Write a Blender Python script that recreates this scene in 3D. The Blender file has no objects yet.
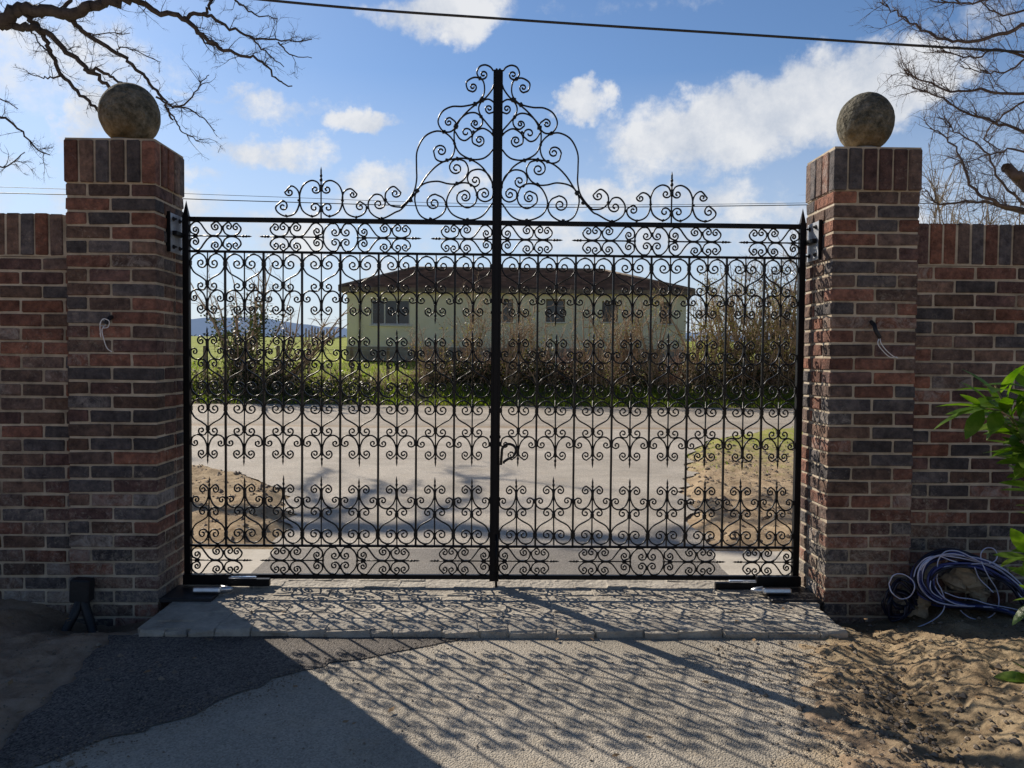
import bpy, math, random
from mathutils import Vector, Matrix, noise
R = math.radians
rnd = random.Random(7)
scene = bpy.context.scene
col = scene.collection

# ------------------------------------------------------------------ camera
F = 769.0; EYE = 1.33; CX = 0.004
yaw, pitch, roll = 0.0204, 0.0348, 0.0091
cy, sy = math.cos(yaw), math.sin(yaw); cp, sp = math.cos(pitch), math.sin(pitch)
fwd = Vector((sy*cp, cy*cp, -sp)); rt0 = Vector((cy, -sy, 0)); up0 = rt0.cross(fwd)
right = math.cos(roll)*rt0 + math.sin(roll)*up0
up = -math.sin(roll)*rt0 + math.cos(roll)*up0
cam_d = bpy.data.cameras.new('camera'); cam = bpy.data.objects.new('camera', cam_d); col.objects.link(cam)
m = Matrix((right, up, -fwd)).transposed().to_4x4(); m.translation = Vector((CX, 0, EYE)); cam.matrix_world = m
cam_d.sensor_width = 36; cam_d.lens = F/1024*36; cam_d.clip_end = 20000; cam_d.clip_start = .05
scene.camera = cam
def ray(x, y):
    d = (x-512)/F*right + (384-y)/F*up + fwd
    return d
def at(x, y, Y):                      # a surveyed point standing at depth Y
    d = ray(x, y); t = Y/d.y
    return Vector((CX+d.x*t, Y, EYE+d.z*t))

# ------------------------------------------------------------------ mesh builder
class MB:
    def __init__(s): s.v = []; s.f = []; s.c = []; s.mi = []; s.smooth = []
    def face(s, idx, sm=False, mi=0): s.f.append(idx); s.smooth.append(sm); s.mi.append(mi)
    def box(s, c, h, rot=None, ch=0.0, colr=None, jit=0.0):
        # box, optionally chamfered
        n0 = len(s.v)
        hx, hy, hz = h
        if ch <= 0:
            pts = [(x*hx, y*hy, z*hz) for z in (-1, 1) for y in (-1, 1) for x in (-1, 1)]
            fs = [(0,2,3,1),(4,5,7,6),(0,1,5,4),(2,6,7,3),(0,4,6,2),(1,3,7,5)]
        else:
            ch = min(ch, hx*.6, hy*.6, hz*.6)
            pts = []
            for z in (-1,1):
                for y in (-1,1):
                    for x in (-1,1):
                        pts.append((x*hx, y*(hy-ch), z*(hz-ch)))
                        pts.append((x*(hx-ch), y*hy, z*(hz-ch)))
                        pts.append((x*(hx-ch), y*(hy-ch), z*hz))
            I = lambda x,y,z,k: (4*(z>0)+2*(y>0)+(x>0))*3+k
            fs = []
            for sgn in (-1,1):
                q = [I(sgn,-1,-1,0),I(sgn,1,-1,0),I(sgn,1,1,0),I(sgn,-1,1,0)]; fs.append(q if sgn>0 else q[::-1])
                q = [I(-1,sgn,-1,1),I(-1,sgn,1,1),I(1,sgn,1,1),I(1,sgn,-1,1)]; fs.append(q if sgn>0 else q[::-1])
                q = [I(-1,-1,sgn,2),I(1,-1,sgn,2),I(1,1,sgn,2),I(-1,1,sgn,2)]; fs.append(q if sgn>0 else q[::-1])
            for a in (-1,1):
                for b in (-1,1):
                    fs.append([I(-1,a,b,1),I(1,a,b,1),I(1,a,b,2),I(-1,a,b,2)])
                    fs.append([I(a,-1,b,0),I(a,1,b,0),I(a,1,b,2),I(a,-1,b,2)])
                    fs.append([I(a,b,-1,0),I(a,b,1,0),I(a,b,1,1),I(a,b,-1,1)])
                    for d in (-1,1): fs.append([I(a,b,d,0),I(a,b,d,1),I(a,b,d,2)])
        for p in pts:
            p = Vector(p)
            if jit: p += Vector((rnd.uniform(-jit,jit), rnd.uniform(-jit,jit), rnd.uniform(-jit,jit)))
            if rot is not None: p = rot @ p
            s.v.append(p + Vector(c))
        for f in fs:
            s.face([n0+i for i in f])
            if colr is not None: s.c.append(colr)
    def tube(s, pts, rad, n=6, cap=True, sm=True, flat=None):
        # pts 3D; rad float or list; flat=(a,b): section half sizes in-plane / along world y for planar paths
        pts = [Vector(p) for p in pts]; N = len(pts); n0 = len(s.v)
        if not isinstance(rad, (list, tuple)): rad = [rad]*N
        prev = None
        for i, p in enumerate(pts):
            t = (pts[min(i+1, N-1)] - pts[max(i-1, 0)])
            if t.length < 1e-9: t = Vector((0,0,1))
            t.normalize()
            if flat is not None:
                e2 = Vector((0,1,0)); e1 = e2.cross(t)
                if e1.length < 1e-6: e1 = Vector((1,0,0))
                e1.normalize()
                for k in range(n):
                    a = 2*math.pi*(k+.5)/n
                    s.v.append(p + e1*math.cos(a)*flat[0]*rad[i] + e2*math.sin(a)*flat[1])
            else:
                if prev is None:
                    e1 = t.orthogonal().normalized()
                else:
                    e1 = prev - t*prev.dot(t)
                    if e1.length < 1e-6: e1 = t.orthogonal()
                    e1.normalize()
                prev = e1; e2 = t.cross(e1)
                for k in range(n):
                    a = 2*math.pi*k/n
                    s.v.append(p + (e1*math.cos(a) + e2*math.sin(a))*rad[i])
        for i in range(N-1):
            for k in range(n):
                a = n0+i*n+k; b = n0+i*n+(k+1) % n
                s.face([a, b, b+n, a+n], sm)
        if cap:
            s.face([n0+k for k in range(n)][::-1]); s.face([n0+(N-1)*n+k for k in range(n)])
    def quad(s, pts, sm=False, mi=0):
        n0 = len(s.v); s.v += [Vector(p) for p in pts]; s.face(list(range(n0, n0+len(pts))), sm, mi)
    def build(s, name, mat, parent=None, mats=None):
        me = bpy.data.meshes.new(name)
        me.from_pydata([tuple(p) for p in s.v], [], s.f)
        me.polygons.foreach_set('use_smooth', s.smooth)
        if mats:
            for q in mats: me.materials.append(q)
            me.polygons.foreach_set('material_index', s.mi)
        else: me.materials.append(mat)
        if s.c:
            at_ = me.color_attributes.new('tone', 'FLOAT_COLOR', 'CORNER')
            buf = []
            for p, c in zip(me.polygons, s.c): buf += list(c)*p.loop_total
            at_.data.foreach_set('color', buf)
        me.update()
        o = bpy.data.objects.new(name, me); col.objects.link(o)
        if parent is not None: o.parent = parent
        return o
def empty(name, loc=(0,0,0)):
    o = bpy.data.objects.new(name, None); o.location = loc; o.empty_display_size = .1; col.objects.link(o); return o
def tag(o, label=None, cat=None, group=None, kind=None):
    if label: o['label'] = label
    if cat: o['category'] = cat
    if group: o['group'] = group
    if kind: o['kind'] = kind
    return o
def inst(me_obj, parent, name, loc, sx=1, sz=1):
    o = bpy.data.objects.new(name, me_obj.data); col.objects.link(o); o.parent = parent; o.location = loc; o.scale = (sx, 1, sz); return o

# ------------------------------------------------------------------ materials
def nt(name):
    m = bpy.data.materials.new(name); m.use_nodes = True; t = m.node_tree; return m, t, t.nodes, t.links, t.nodes['Principled BSDF']
def ramp(N, stops):
    r = N.new('ShaderNodeValToRGB'); e = r.color_ramp.elements
    e[0].position, e[0].color = stops[0][0], (*stops[0][1], 1)
    e[1].position, e[1].color = stops[-1][0], (*stops[-1][1], 1)
    for p, c in stops[1:-1]:
        q = e.new(p); q.color = (*c, 1)
    return r
def simple(name, stops, rough=.7, scale=8, detail=6, bump=.0, bscale=60, spec=.5, metal=0, dist=.01, coords='Object', trans=0):
    m, t, N, L, P = nt(name)
    tc = N.new('ShaderNodeTexCoord'); no = N.new('ShaderNodeTexNoise'); no.inputs['Scale'].default_value = scale; no.inputs['Detail'].default_value = detail
    no.inputs['Roughness'].default_value = .65
    L.new(tc.outputs[coords], no.inputs['Vector'])
    r = ramp(N, stops); L.new(no.outputs['Fac'], r.inputs['Fac']); L.new(r.outputs['Color'], P.inputs['Base Color'])
    P.inputs['Roughness'].default_value = rough; P.inputs['Specular IOR Level'].default_value = spec; P.inputs['Metallic'].default_value = metal
    if bump:
        n2 = N.new('ShaderNodeTexNoise'); n2.inputs['Scale'].default_value = bscale; n2.inputs['Detail'].default_value = 8
        L.new(tc.outputs[coords], n2.inputs['Vector'])
        b = N.new('ShaderNodeBump'); b.inputs['Strength'].default_value = bump; b.inputs['Distance'].default_value = dist
        L.new(n2.outputs['Fac'], b.inputs['Height']); L.new(b.outputs['Normal'], P.inputs['Normal'])
    if trans:
        out = N['Material Output']; tr = N.new('ShaderNodeBsdfTranslucent'); mx = N.new('ShaderNodeMixShader'); mx.inputs[0].default_value = trans
        hs = N.new('ShaderNodeHueSaturation'); hs.inputs['Value'].default_value = 1.6; hs.inputs['Saturation'].default_value = 1.15
        L.new(r.outputs['Color'], hs.inputs['Color']); L.new(hs.outputs['Color'], tr.inputs['Color'])
        L.new(P.outputs[0], mx.inputs[1]); L.new(tr.outputs[0], mx.inputs[2]); L.new(mx.outputs[0], out.inputs['Surface'])
    return m
M = {}
M['iron'] = simple('black_iron', [(.3,(.004,.004,.005)),(.75,(.012,.011,.011))], .36, 30, bump=.25, bscale=220, dist=.002, spec=.38)
M['frame'] = simple('black_frame_paint', [(.3,(.003,.003,.005)),(.75,(.007,.007,.009))], .42, 12, bump=.15, bscale=90, dist=.002, spec=.22)
M['steel'] = simple('galvanised_steel', [(.3,(.36,.38,.42)),(.7,(.55,.57,.60))], .45, 25, metal=.6, bump=.1)
M['steel_bright'] = simple('bright_steel', [(.3,(.6,.62,.64)),(.7,(.85,.86,.88))], .3, 25, metal=.85)
M['black_plastic'] = simple('black_plastic', [(.3,(.012,.012,.014)),(.7,(.03,.03,.034))], .5, 30)
M['white_wire'] = simple('white_wire', [(.3,(.85,.85,.87)),(.7,(.93,.93,.94))], .4, 30)
M['blue_wire'] = simple('blue_cable', [(.3,(.03,.04,.16)),(.7,(.08,.10,.32))], .35, 12)
M['dark_wire'] = simple('dark_cable', [(.3,(.008,.008,.016)),(.7,(.02,.022,.05))], .35, 12)
M['pale_wire'] = simple('pale_lilac_wire', [(.3,(.55,.57,.80)),(.7,(.75,.78,.95))], .4, 12)
M['rock'] = simple('rubble', [(.25,(.28,.20,.14)),(.5,(.50,.40,.27)),(.8,(.65,.57,.42))], .9, 14, bump=.6, bscale=40)
M['pebble'] = simple('pebble', [(.3,(.13,.10,.075)),(.7,(.40,.33,.25))], .85, 3)
M['white_stone'] = simple('white_stone', [(.3,(.6,.6,.62)),(.7,(.8,.8,.8))], .7, 20)
M['bark'] = simple('bark', [(.3,(.035,.028,.026)),(.7,(.10,.082,.072))], .9, 6, bump=.8, bscale=30)
M['bark_pale'] = simple('pale_twigs', [(.3,(.20,.155,.11)),(.7,(.42,.34,.24))], .85, 5)
M['bark_right'] = simple('brown_bark', [(.3,(.07,.052,.050)),(.7,(.17,.13,.115))], .85, 5)
M['shrub_stem'] = simple('shrub_stem', [(.3,(.22,.15,.10)),(.55,(.46,.34,.22)),(.75,(.68,.56,.38))], .85, 1.3)
M['ivy'] = simple('ivy_leaf', [(.3,(.020,.035,.010)),(.7,(.07,.09,.025))], .5, 3, trans=.3)
M['olive'] = simple('olive_leaf', [(.3,(.12,.12,.035)),(.7,(.28,.25,.08))], .6, 3, trans=.35)
M['laurel'] = simple('laurel_leaf', [(.3,(.05,.11,.016)),(.5,(.095,.18,.025)),(.7,(.20,.28,.055))], .3, 14, spec=.5, trans=.45, bump=.3, bscale=60, dist=.003)
M['blade'] = simple('grass_blade', [(.25,(.05,.08,.014)),(.5,(.19,.26,.04)),(.75,(.38,.40,.09))], .6, .9, trans=.5)
M['verge_leaf'] = simple('verge_leaf', [(.3,(.014,.022,.008)),(.7,(.05,.06,.02))], .55, 1.5, trans=.25)
M['wood'] = simple('old_wood', [(.3,(.13,.10,.075)),(.7,(.28,.23,.18))], .9, 5, bump=.4)
M['rail_wood'] = simple('bleached_rail', [(.3,(.4,.38,.34)),(.7,(.6,.58,.54))], .9, 5, bump=.4)
M['farwood'] = simple('far_wood', [(.3,(.07,.08,.075)),(.7,(.13,.13,.11))], .95, 1.2)
M['glass'] = simple('window_glass', [(.3,(.015,.018,.02)),(.7,(.04,.045,.05))], .12, 3, spec=.8)
M['white_paint'] = simple('white_paint', [(.3,(.6,.6,.56)),(.7,(.75,.75,.7))], .5, 6)
M['curtain'] = simple('curtain', [(.3,(.25,.24,.2)),(.7,(.4,.38,.33))], .9, 6)

# brick: per-brick tone attribute + weathering
def brick_mat():
    m, t, N, L, P = nt('weathered_brick')
    a = N.new('ShaderNodeAttribute'); a.attribute_name = 'tone'
    tc = N.new('ShaderNodeTexCoord')
    n1 = N.new('ShaderNodeTexNoise'); n1.inputs['Scale'].default_value = 22; n1.inputs['Detail'].default_value = 8; n1.inputs['Roughness'].default_value = .7
    L.new(tc.outputs['Object'], n1.inputs['Vector'])
    r1 = ramp(N, [(.32,(.45,.44,.46)),(.5,(.95,.95,.94)),(.68,(1.6,1.5,1.4))]); L.new(n1.outputs['Fac'], r1.inputs['Fac'])
    mul = N.new('ShaderNodeMix'); mul.data_type = 'RGBA'; mul.blend_type = 'MULTIPLY'; mul.inputs[0].default_value = 1
    L.new(a.outputs['Color'], mul.inputs[6]); L.new(r1.outputs['Color'], mul.inputs[7])
    # lime bloom patches, stronger where alpha of tone is high
    n2 = N.new('ShaderNodeTexNoise'); n2.inputs['Scale'].default_value = 14; n2.inputs['Detail'].default_value = 10; n2.inputs['Roughness'].default_value = .8; n2.inputs['Distortion'].default_value = 1.2
    L.new(tc.outputs['Object'], n2.inputs['Vector'])
    sz_ = N.new('ShaderNodeSeparateXYZ'); L.new(tc.outputs['Object'], sz_.inputs[0])
    low = N.new('ShaderNodeMapRange'); low.inputs[1].default_value = .95; low.inputs[2].default_value = .15; low.inputs[4].default_value = .11; L.new(sz_.outputs[2], low.inputs[0])
    ad0 = N.new('ShaderNodeMath'); ad0.operation = 'ADD'; L.new(n2.outputs['Fac'], ad0.inputs[0]); L.new(low.outputs[0], ad0.inputs[1])
    ad = N.new('ShaderNodeMath'); ad.operation = 'MULTIPLY_ADD'; ad.inputs[1].default_value = .22; L.new(a.outputs['Alpha'], ad.inputs[0]); L.new(ad0.outputs[0], ad.inputs[2])
    mr = N.new('ShaderNodeMapRange'); mr.inputs[1].default_value = .67; mr.inputs[2].default_value = .90; mr.inputs[4].default_value = .65; L.new(ad.outputs[0], mr.inputs[0])
    mx = N.new('ShaderNodeMix'); mx.data_type = 'RGBA'; L.new(mr.outputs[0], mx.inputs[0]); L.new(mul.outputs[2], mx.inputs[6]); mx.inputs[7].default_value = (.62,.57,.52,1)
    n5 = N.new('ShaderNodeTexNoise'); n5.inputs['Scale'].default_value = 1.7; n5.inputs['Detail'].default_value = 8; n5.inputs['Roughness'].default_value = .7; L.new(tc.outputs['Object'], n5.inputs['Vector'])
    r5 = ramp(N, [(.3,(.68,.66,.64)),(.5,(1,1,1)),(.72,(1.3,1.24,1.16))]); L.new(n5.outputs['Fac'], r5.inputs['Fac'])
    mu5 = N.new('ShaderNodeMix'); mu5.data_type = 'RGBA'; mu5.blend_type = 'MULTIPLY'; mu5.inputs[0].default_value = 1; L.new(mx.outputs[2], mu5.inputs[6]); L.new(r5.outputs['Color'], mu5.inputs[7])
    # mortar smears left on the faces
    n6 = N.new('ShaderNodeTexNoise'); n6.inputs['Scale'].default_value = 38; n6.inputs['Detail'].default_value = 10; n6.inputs['Roughness'].default_value = .8; n6.inputs['Distortion'].default_value = .8; L.new(tc.outputs['Object'], n6.inputs['Vector'])
    a6 = N.new('ShaderNodeMath'); a6.operation = 'MULTIPLY_ADD'; a6.inputs[1].default_value = .55; L.new(n5.outputs['Fac'], a6.inputs[0]); L.new(n6.outputs['Fac'], a6.inputs[2])
    a7 = N.new('ShaderNodeMath'); a7.operation = 'ADD'; L.new(a6.outputs[0], a7.inputs[0]); L.new(low.outputs[0], a7.inputs[1])
    m6 = N.new('ShaderNodeMapRange'); m6.inputs[1].default_value = .86; m6.inputs[2].default_value = 1.02; m6.inputs[4].default_value = .65; L.new(a7.outputs[0], m6.inputs[0])
    x6 = N.new('ShaderNodeMix'); x6.data_type = 'RGBA'; L.new(m6.outputs[0], x6.inputs[0]); L.new(mu5.outputs[2], x6.inputs[6]); x6.inputs[7].default_value = (.50,.43,.34,1)
    L.new(x6.outputs[2], P.inputs['Base Color'])
    P.inputs['Roughness'].default_value = .88; P.inputs['Specular IOR Level'].default_value = .3
    n3 = N.new('ShaderNodeTexNoise'); n3.inputs['Scale'].default_value = 70; n3.inputs['Detail'].default_value = 8
    L.new(tc.outputs['Object'], n3.inputs['Vector'])
    ad2 = N.new('ShaderNodeMath'); ad2.operation = 'MULTIPLY_ADD'; ad2.inputs[1].default_value = 1.6; L.new(n1.outputs['Fac'], ad2.inputs[0]); L.new(n3.outputs['Fac'], ad2.inputs[2])
    b = N.new('ShaderNodeBump'); b.inputs['Strength'].default_value = 1.0; b.inputs['Distance'].default_value = .010
    L.new(ad2.outputs[0], b.inputs['Height']); L.new(b.outputs['Normal'], P.inputs['Normal'])
    return m
M['brick'] = brick_mat()
M['mortar'] = simple('lime_mortar', [(.30,(.26,.215,.16)),(.45,(.46,.385,.285)),(.6,(.62,.53,.405)),(.75,(.74,.65,.52))], .95, 5.5, bump=.7, bscale=120, dist=.004)
M['ball'] = None
def ball_mat():
    m, t, N, L, P = nt('lichen_stone')
    tc = N.new('ShaderNodeTexCoord'); n1 = N.new('ShaderNodeTexNoise'); n1.inputs['Scale'].default_value = 17; n1.inputs['Detail'].default_value = 12; n1.inputs['Roughness'].default_value = .82
    L.new(tc.outputs['Object'], n1.inputs['Vector'])
    r = ramp(N, [(.3,(.025,.026,.020)),(.44,(.085,.082,.062)),(.56,(.20,.185,.145)),(.72,(.42,.39,.32))]); L.new(n1.outputs['Fac'], r.inputs['Fac'])
    n2 = N.new('ShaderNodeTexNoise'); n2.inputs['Scale'].default_value = 6; n2.inputs['Detail'].default_value = 6; L.new(tc.outputs['Object'], n2.inputs['Vector'])
    sx = N.new('ShaderNodeSeparateXYZ'); L.new(tc.outputs['Object'], sx.inputs[0])
    ma = N.new('ShaderNodeMath'); ma.operation = 'MULTIPLY_ADD'; ma.inputs[1].default_value = -2.2; L.new(sx.outputs[2], ma.inputs[0]); L.new(n2.outputs['Fac'], ma.inputs[2])
    mr = N.new('ShaderNodeMapRange'); mr.inputs[1].default_value = .55; mr.inputs[2].default_value = .95; mr.inputs[4].default_value = .7; L.new(ma.outputs[0], mr.inputs[0])
    mx = N.new('ShaderNodeMix'); mx.data_type = 'RGBA'; L.new(mr.outputs[0], mx.inputs[0]); L.new(r.outputs['Color'], mx.inputs[6]); mx.inputs[7].default_value = (.26,.16,.06,1)
    L.new(mx.outputs[2], P.inputs['Base Color']); P.inputs['Roughness'].default_value = .95; P.inputs['Specular IOR Level'].default_value = .2
    b = N.new('ShaderNodeBump'); b.inputs['Strength'].default_value = 1; b.inputs['Distance'].default_value = .03
    n3 = N.new('ShaderNodeTexNoise'); n3.inputs['Scale'].default_value = 30; n3.inputs['Detail'].default_value = 9; L.new(tc.outputs['Object'], n3.inputs['Vector'])
    L.new(n3.outputs['Fac'], b.inputs['Height']); L.new(b.outputs['Normal'], P.inputs['Normal'])
    return m
M['ball'] = ball_mat()

def asphalt(name, lo, hi, stain, speck=.5):
    m, t, N, L, P = nt(name)
    tc = N.new('ShaderNodeTexCoord')
    n1 = N.new('ShaderNodeTexNoise'); n1.inputs['Scale'].default_value = 1.1; n1.inputs['Detail'].default_value = 8; n1.inputs['Roughness'].default_value = .6
    n1.inputs['Distortion'].default_value = .4
    L.new(tc.outputs['Object'], n1.inputs['Vector'])
    r1 = ramp(N, [(.32, lo), (.62, hi)]); L.new(n1.outputs['Fac'], r1.inputs['Fac'])
    v = N.new('ShaderNodeTexVoronoi'); v.inputs['Scale'].default_value = 150; L.new(tc.outputs['Object'], v.inputs['Vector'])
    rv = ramp(N, [(0,(1-speck,)*3),(.5,(1,1,1)),(1,(1+speck,)*3)]); L.new(v.outputs['Color'], rv.inputs['Fac'])
    mul = N.new('ShaderNodeMix'); mul.data_type = 'RGBA'; mul.blend_type = 'MULTIPLY'; mul.inputs[0].default_value = 1
    L.new(r1.outputs['Color'], mul.inputs[6]); L.new(rv.outputs['Color'], mul.inputs[7])
    n2 = N.new('ShaderNodeTexNoise'); n2.inputs['Scale'].default_value = 3.2; n2.inputs['Detail'].default_value = 9; n2.inputs['Roughness'].default_value = .75; L.new(tc.outputs['Object'], n2.inputs['Vector'])
    mr = N.new('ShaderNodeMapRange'); mr.inputs[1].default_value = .52; mr.inputs[2].default_value = .74; mr.inputs[4].default_value = .55; L.new(n2.outputs['Fac'], mr.inputs[0])
    mx = N.new('ShaderNodeMix'); mx.data_type = 'RGBA'; L.new(mr.outputs[0], mx.inputs[0]); L.new(mul.outputs[2], mx.inputs[6]); mx.inputs[7].default_value = (*stain, 1)
    last = mx.outputs[2]
    if name == 'old_road':
        sp_ = N.new('ShaderNodeSeparateXYZ'); L.new(tc.outputs['Object'], sp_.inputs[0])
        nw = N.new('ShaderNodeTexNoise'); nw.inputs['Scale'].default_value = .35; nw.inputs['Detail'].default_value = 6; L.new(tc.outputs['Object'], nw.inputs['Vector'])
        qy = N.new('ShaderNodeMath'); qy.operation = 'MULTIPLY_ADD'; qy.inputs[1].default_value = 1.6; L.new(nw.outputs['Fac'], qy.inputs[0]); L.new(sp_.outputs[1], qy.inputs[2])
        rb = ramp(N, [(0,(1,1,1)),(.560,(1,1,1)),(.575,(.80,.66,.52)),(.60,(.84,.82,.80)),(.80,(.92,.91,.90)),(1,(.75,.73,.7))])
        mrr = N.new('ShaderNodeMapRange'); mrr.inputs[1].default_value = 6; mrr.inputs[2].default_value = 22.2; L.new(qy.outputs[0], mrr.inputs[0]); L.new(mrr.outputs[0], rb.inputs['Fac'])
        mb_ = N.new('ShaderNodeMix'); mb_.data_type = 'RGBA'; mb_.blend_type = 'MULTIPLY'; mb_.inputs[0].default_value = 1; L.new(last, mb_.inputs[6]); L.new(rb.outputs['Color'], mb_.inputs[7]); last = mb_.outputs[2]
    if name == 'worn_drive':
        sp_ = N.new('ShaderNodeSeparateXYZ'); L.new(tc.outputs['Object'], sp_.inputs[0])
        q1 = N.new('ShaderNodeMath'); q1.operation = 'MULTIPLY_ADD'; q1.inputs[1].default_value = -.38; L.new(sp_.outputs[1], q1.inputs[0]); L.new(sp_.outputs[0], q1.inputs[2])   # follows the slanting edge
        q2 = N.new('ShaderNodeMath'); q2.operation = 'MULTIPLY_ADD'; q2.inputs[1].default_value = 1.1; L.new(n2.outputs['Fac'], q2.inputs[0]); L.new(q1.outputs[0], q2.inputs[2])
        q3 = N.new('ShaderNodeMapRange'); q3.interpolation_type = 'SMOOTHSTEP'; q3.inputs[1].default_value = .42; q3.inputs[2].default_value = .92; L.new(q2.outputs[0], q3.inputs[0])
        sm = N.new('ShaderNodeMix'); sm.data_type = 'RGBA'; L.new(q3.outputs[0], sm.inputs[0]); L.new(last, sm.inputs[6]); sm.inputs[7].default_value = (.47,.36,.23,1)
        last = sm.outputs[2]
    L.new(last, P.inputs['Base Color']); P.inputs['Roughness'].default_value = .8; P.inputs['Specular IOR Level'].default_value = .35
    ad = N.new('ShaderNodeMath'); ad.operation = 'MULTIPLY_ADD'; ad.inputs[1].default_value = -1.0; L.new(v.outputs['Distance'], ad.inputs[0])
    n3 = N.new('ShaderNodeTexNoise'); n3.inputs['Scale'].default_value = 160; n3.inputs['Detail'].default_value = 5; L.new(tc.outputs['Object'], n3.inputs['Vector']); L.new(n3.outputs['Fac'], ad.inputs[2])
    b = N.new('ShaderNodeBump'); b.inputs['Strength'].default_value = .8; b.inputs['Distance'].default_value = .006; L.new(ad.outputs[0], b.inputs['Height']); L.new(b.outputs['Normal'], P.inputs['Normal'])
    return m
M['drive'] = asphalt('worn_drive', (.33,.295,.24), (.52,.465,.385), (.55,.44,.30), .3)
M['road'] = asphalt('old_road', (.42,.375,.315), (.60,.54,.46), (.46,.37,.27), .4)
M['drive_edge'] = None
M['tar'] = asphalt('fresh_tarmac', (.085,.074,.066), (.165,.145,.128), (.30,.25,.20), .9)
M['concrete'] = simple('concrete_apron', [(.25,(.46,.42,.35)),(.6,(.62,.57,.49)),(.8,(.70,.65,.57))], .9, 4, bump=.4, bscale=50)
M['kerb'] = simple('sett_stone', [(.25,(.26,.23,.19)),(.5,(.44,.395,.33)),(.75,(.64,.58,.48))], .85, 9, detail=12, bump=1.0, bscale=34, dist=.02)

def ground_mat():
    m, t, N, L, P = nt('ground_soil')
    a = N.new('ShaderNodeAttribute'); a.attribute_name = 'mask'
    tc = N.new('ShaderNodeTexCoord')
    def noi(sc, d=8, ro=.65):
        n = N.new('ShaderNodeTexNoise'); n.inputs['Scale'].default_value = sc; n.inputs['Detail'].default_value = d; n.inputs['Roughness'].default_value = ro; L.new(tc.outputs['Object'], n.inputs['Vector']); return n
    sep = N.new('ShaderNodeSeparateColor'); L.new(a.outputs['Color'], sep.inputs[0])
    n1 = noi(5, 12, .8); dirt = ramp(N, [(.3,(.27,.175,.115)),(.48,(.50,.355,.245)),(.72,(.68,.52,.39))]); L.new(n1.outputs['Fac'], dirt.inputs['Fac'])
    n2 = noi(6.5, 12, .82); sand = ramp(N, [(.32,(.17,.115,.07)),(.42,(.38,.275,.17)),(.56,(.56,.43,.27)),(.70,(.70,.58,.40))]); L.new(n2.outputs['Fac'], sand.inputs['Fac'])
    n3 = noi(.8, 10, .75); gr = ramp(N, [(.3,(.15,.19,.025)),(.5,(.31,.36,.045)),(.72,(.46,.45,.11))]); L.new(n3.outputs['Fac'], gr.inputs['Fac'])
    m1 = N.new('ShaderNodeMix'); m1.data_type = 'RGBA'; L.new(sep.outputs[0], m1.inputs[0]); L.new(dirt.outputs['Color'], m1.inputs[6]); L.new(sand.outputs['Color'], m1.inputs[7])
    # break the grass edge with noise
    ng = noi(7, 8, .8); add = N.new('ShaderNodeMath'); add.operation = 'ADD'; L.new(sep.outputs[1], add.inputs[0]); L.new(ng.outputs['Fac'], add.inputs[1])
    mr = N.new('ShaderNodeMapRange'); mr.inputs[1].default_value = .85; mr.inputs[2].default_value = 1.1; L.new(add.outputs[0], mr.inputs[0])
    m2 = N.new('ShaderNodeMix'); m2.data_type = 'RGBA'; L.new(mr.outputs[0], m2.inputs[0]); L.new(m1.outputs[2], m2.inputs[6]); L.new(gr.outputs['Color'], m2.inputs[7])
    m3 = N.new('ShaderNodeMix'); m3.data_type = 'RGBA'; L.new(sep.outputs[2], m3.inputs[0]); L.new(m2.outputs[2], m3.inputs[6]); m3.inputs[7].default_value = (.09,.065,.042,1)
    L.new(m3.outputs[2], P.inputs['Base Color']); P.inputs['Roughness'].default_value = .95; P.inputs['Specular IOR Level'].default_value = .2
    nb = noi(45, 10, .75); b = N.new('ShaderNodeBump'); b.inputs['Strength'].default_value = .9; b.inputs['Distance'].default_value = .02; L.new(nb.outputs['Fac'], b.inputs['Height']); L.new(b.outputs['Normal'], P.inputs['Normal'])
    return m
M['ground'] = ground_mat()

def wall_render_mat():
    return simple('cream_render', [(.3,(.84,.79,.56)),(.7,(.94,.90,.70))], .9, 1.5, bump=.2)
M['render'] = wall_render_mat()
def tile_mat():
    m, t, N, L, P = nt('clay_tiles')
    tc = N.new('ShaderNodeTexCoord')
    n = N.new('ShaderNodeTexNoise'); n.inputs['Scale'].default_value = 2.5; n.inputs['Detail'].default_value = 8; L.new(tc.outputs['Object'], n.inputs['Vector'])
    a = N.new('ShaderNodeAttribute'); a.attribute_name = 'tone'
    r = ramp(N, [(.3,(.6,.6,.6)),(.7,(1.4,1.3,1.2))]); L.new(n.outputs['Fac'], r.inputs['Fac'])
    mul = N.new('ShaderNodeMix'); mul.data_type = 'RGBA'; mul.blend_type = 'MULTIPLY'; mul.inputs[0].default_value = 1
    L.new(a.outputs['Color'], mul.inputs[6]); L.new(r.outputs['Color'], mul.inputs[7]); L.new(mul.outputs[2], P.inputs['Base Color'])
    P.inputs['Roughness'].default_value = .85
    return m
M['tiles'] = tile_mat()
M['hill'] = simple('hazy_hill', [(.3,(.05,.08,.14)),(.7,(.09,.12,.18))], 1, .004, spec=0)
_t = M['hill'].node_tree; _P = _t.nodes['Principled BSDF']; _P.inputs['Emission Color'].default_value = (.24,.33,.50,1); _P.inputs['Emission Strength'].default_value = .55   # painted blue glow standing in for air light over kilometres of haze

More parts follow.
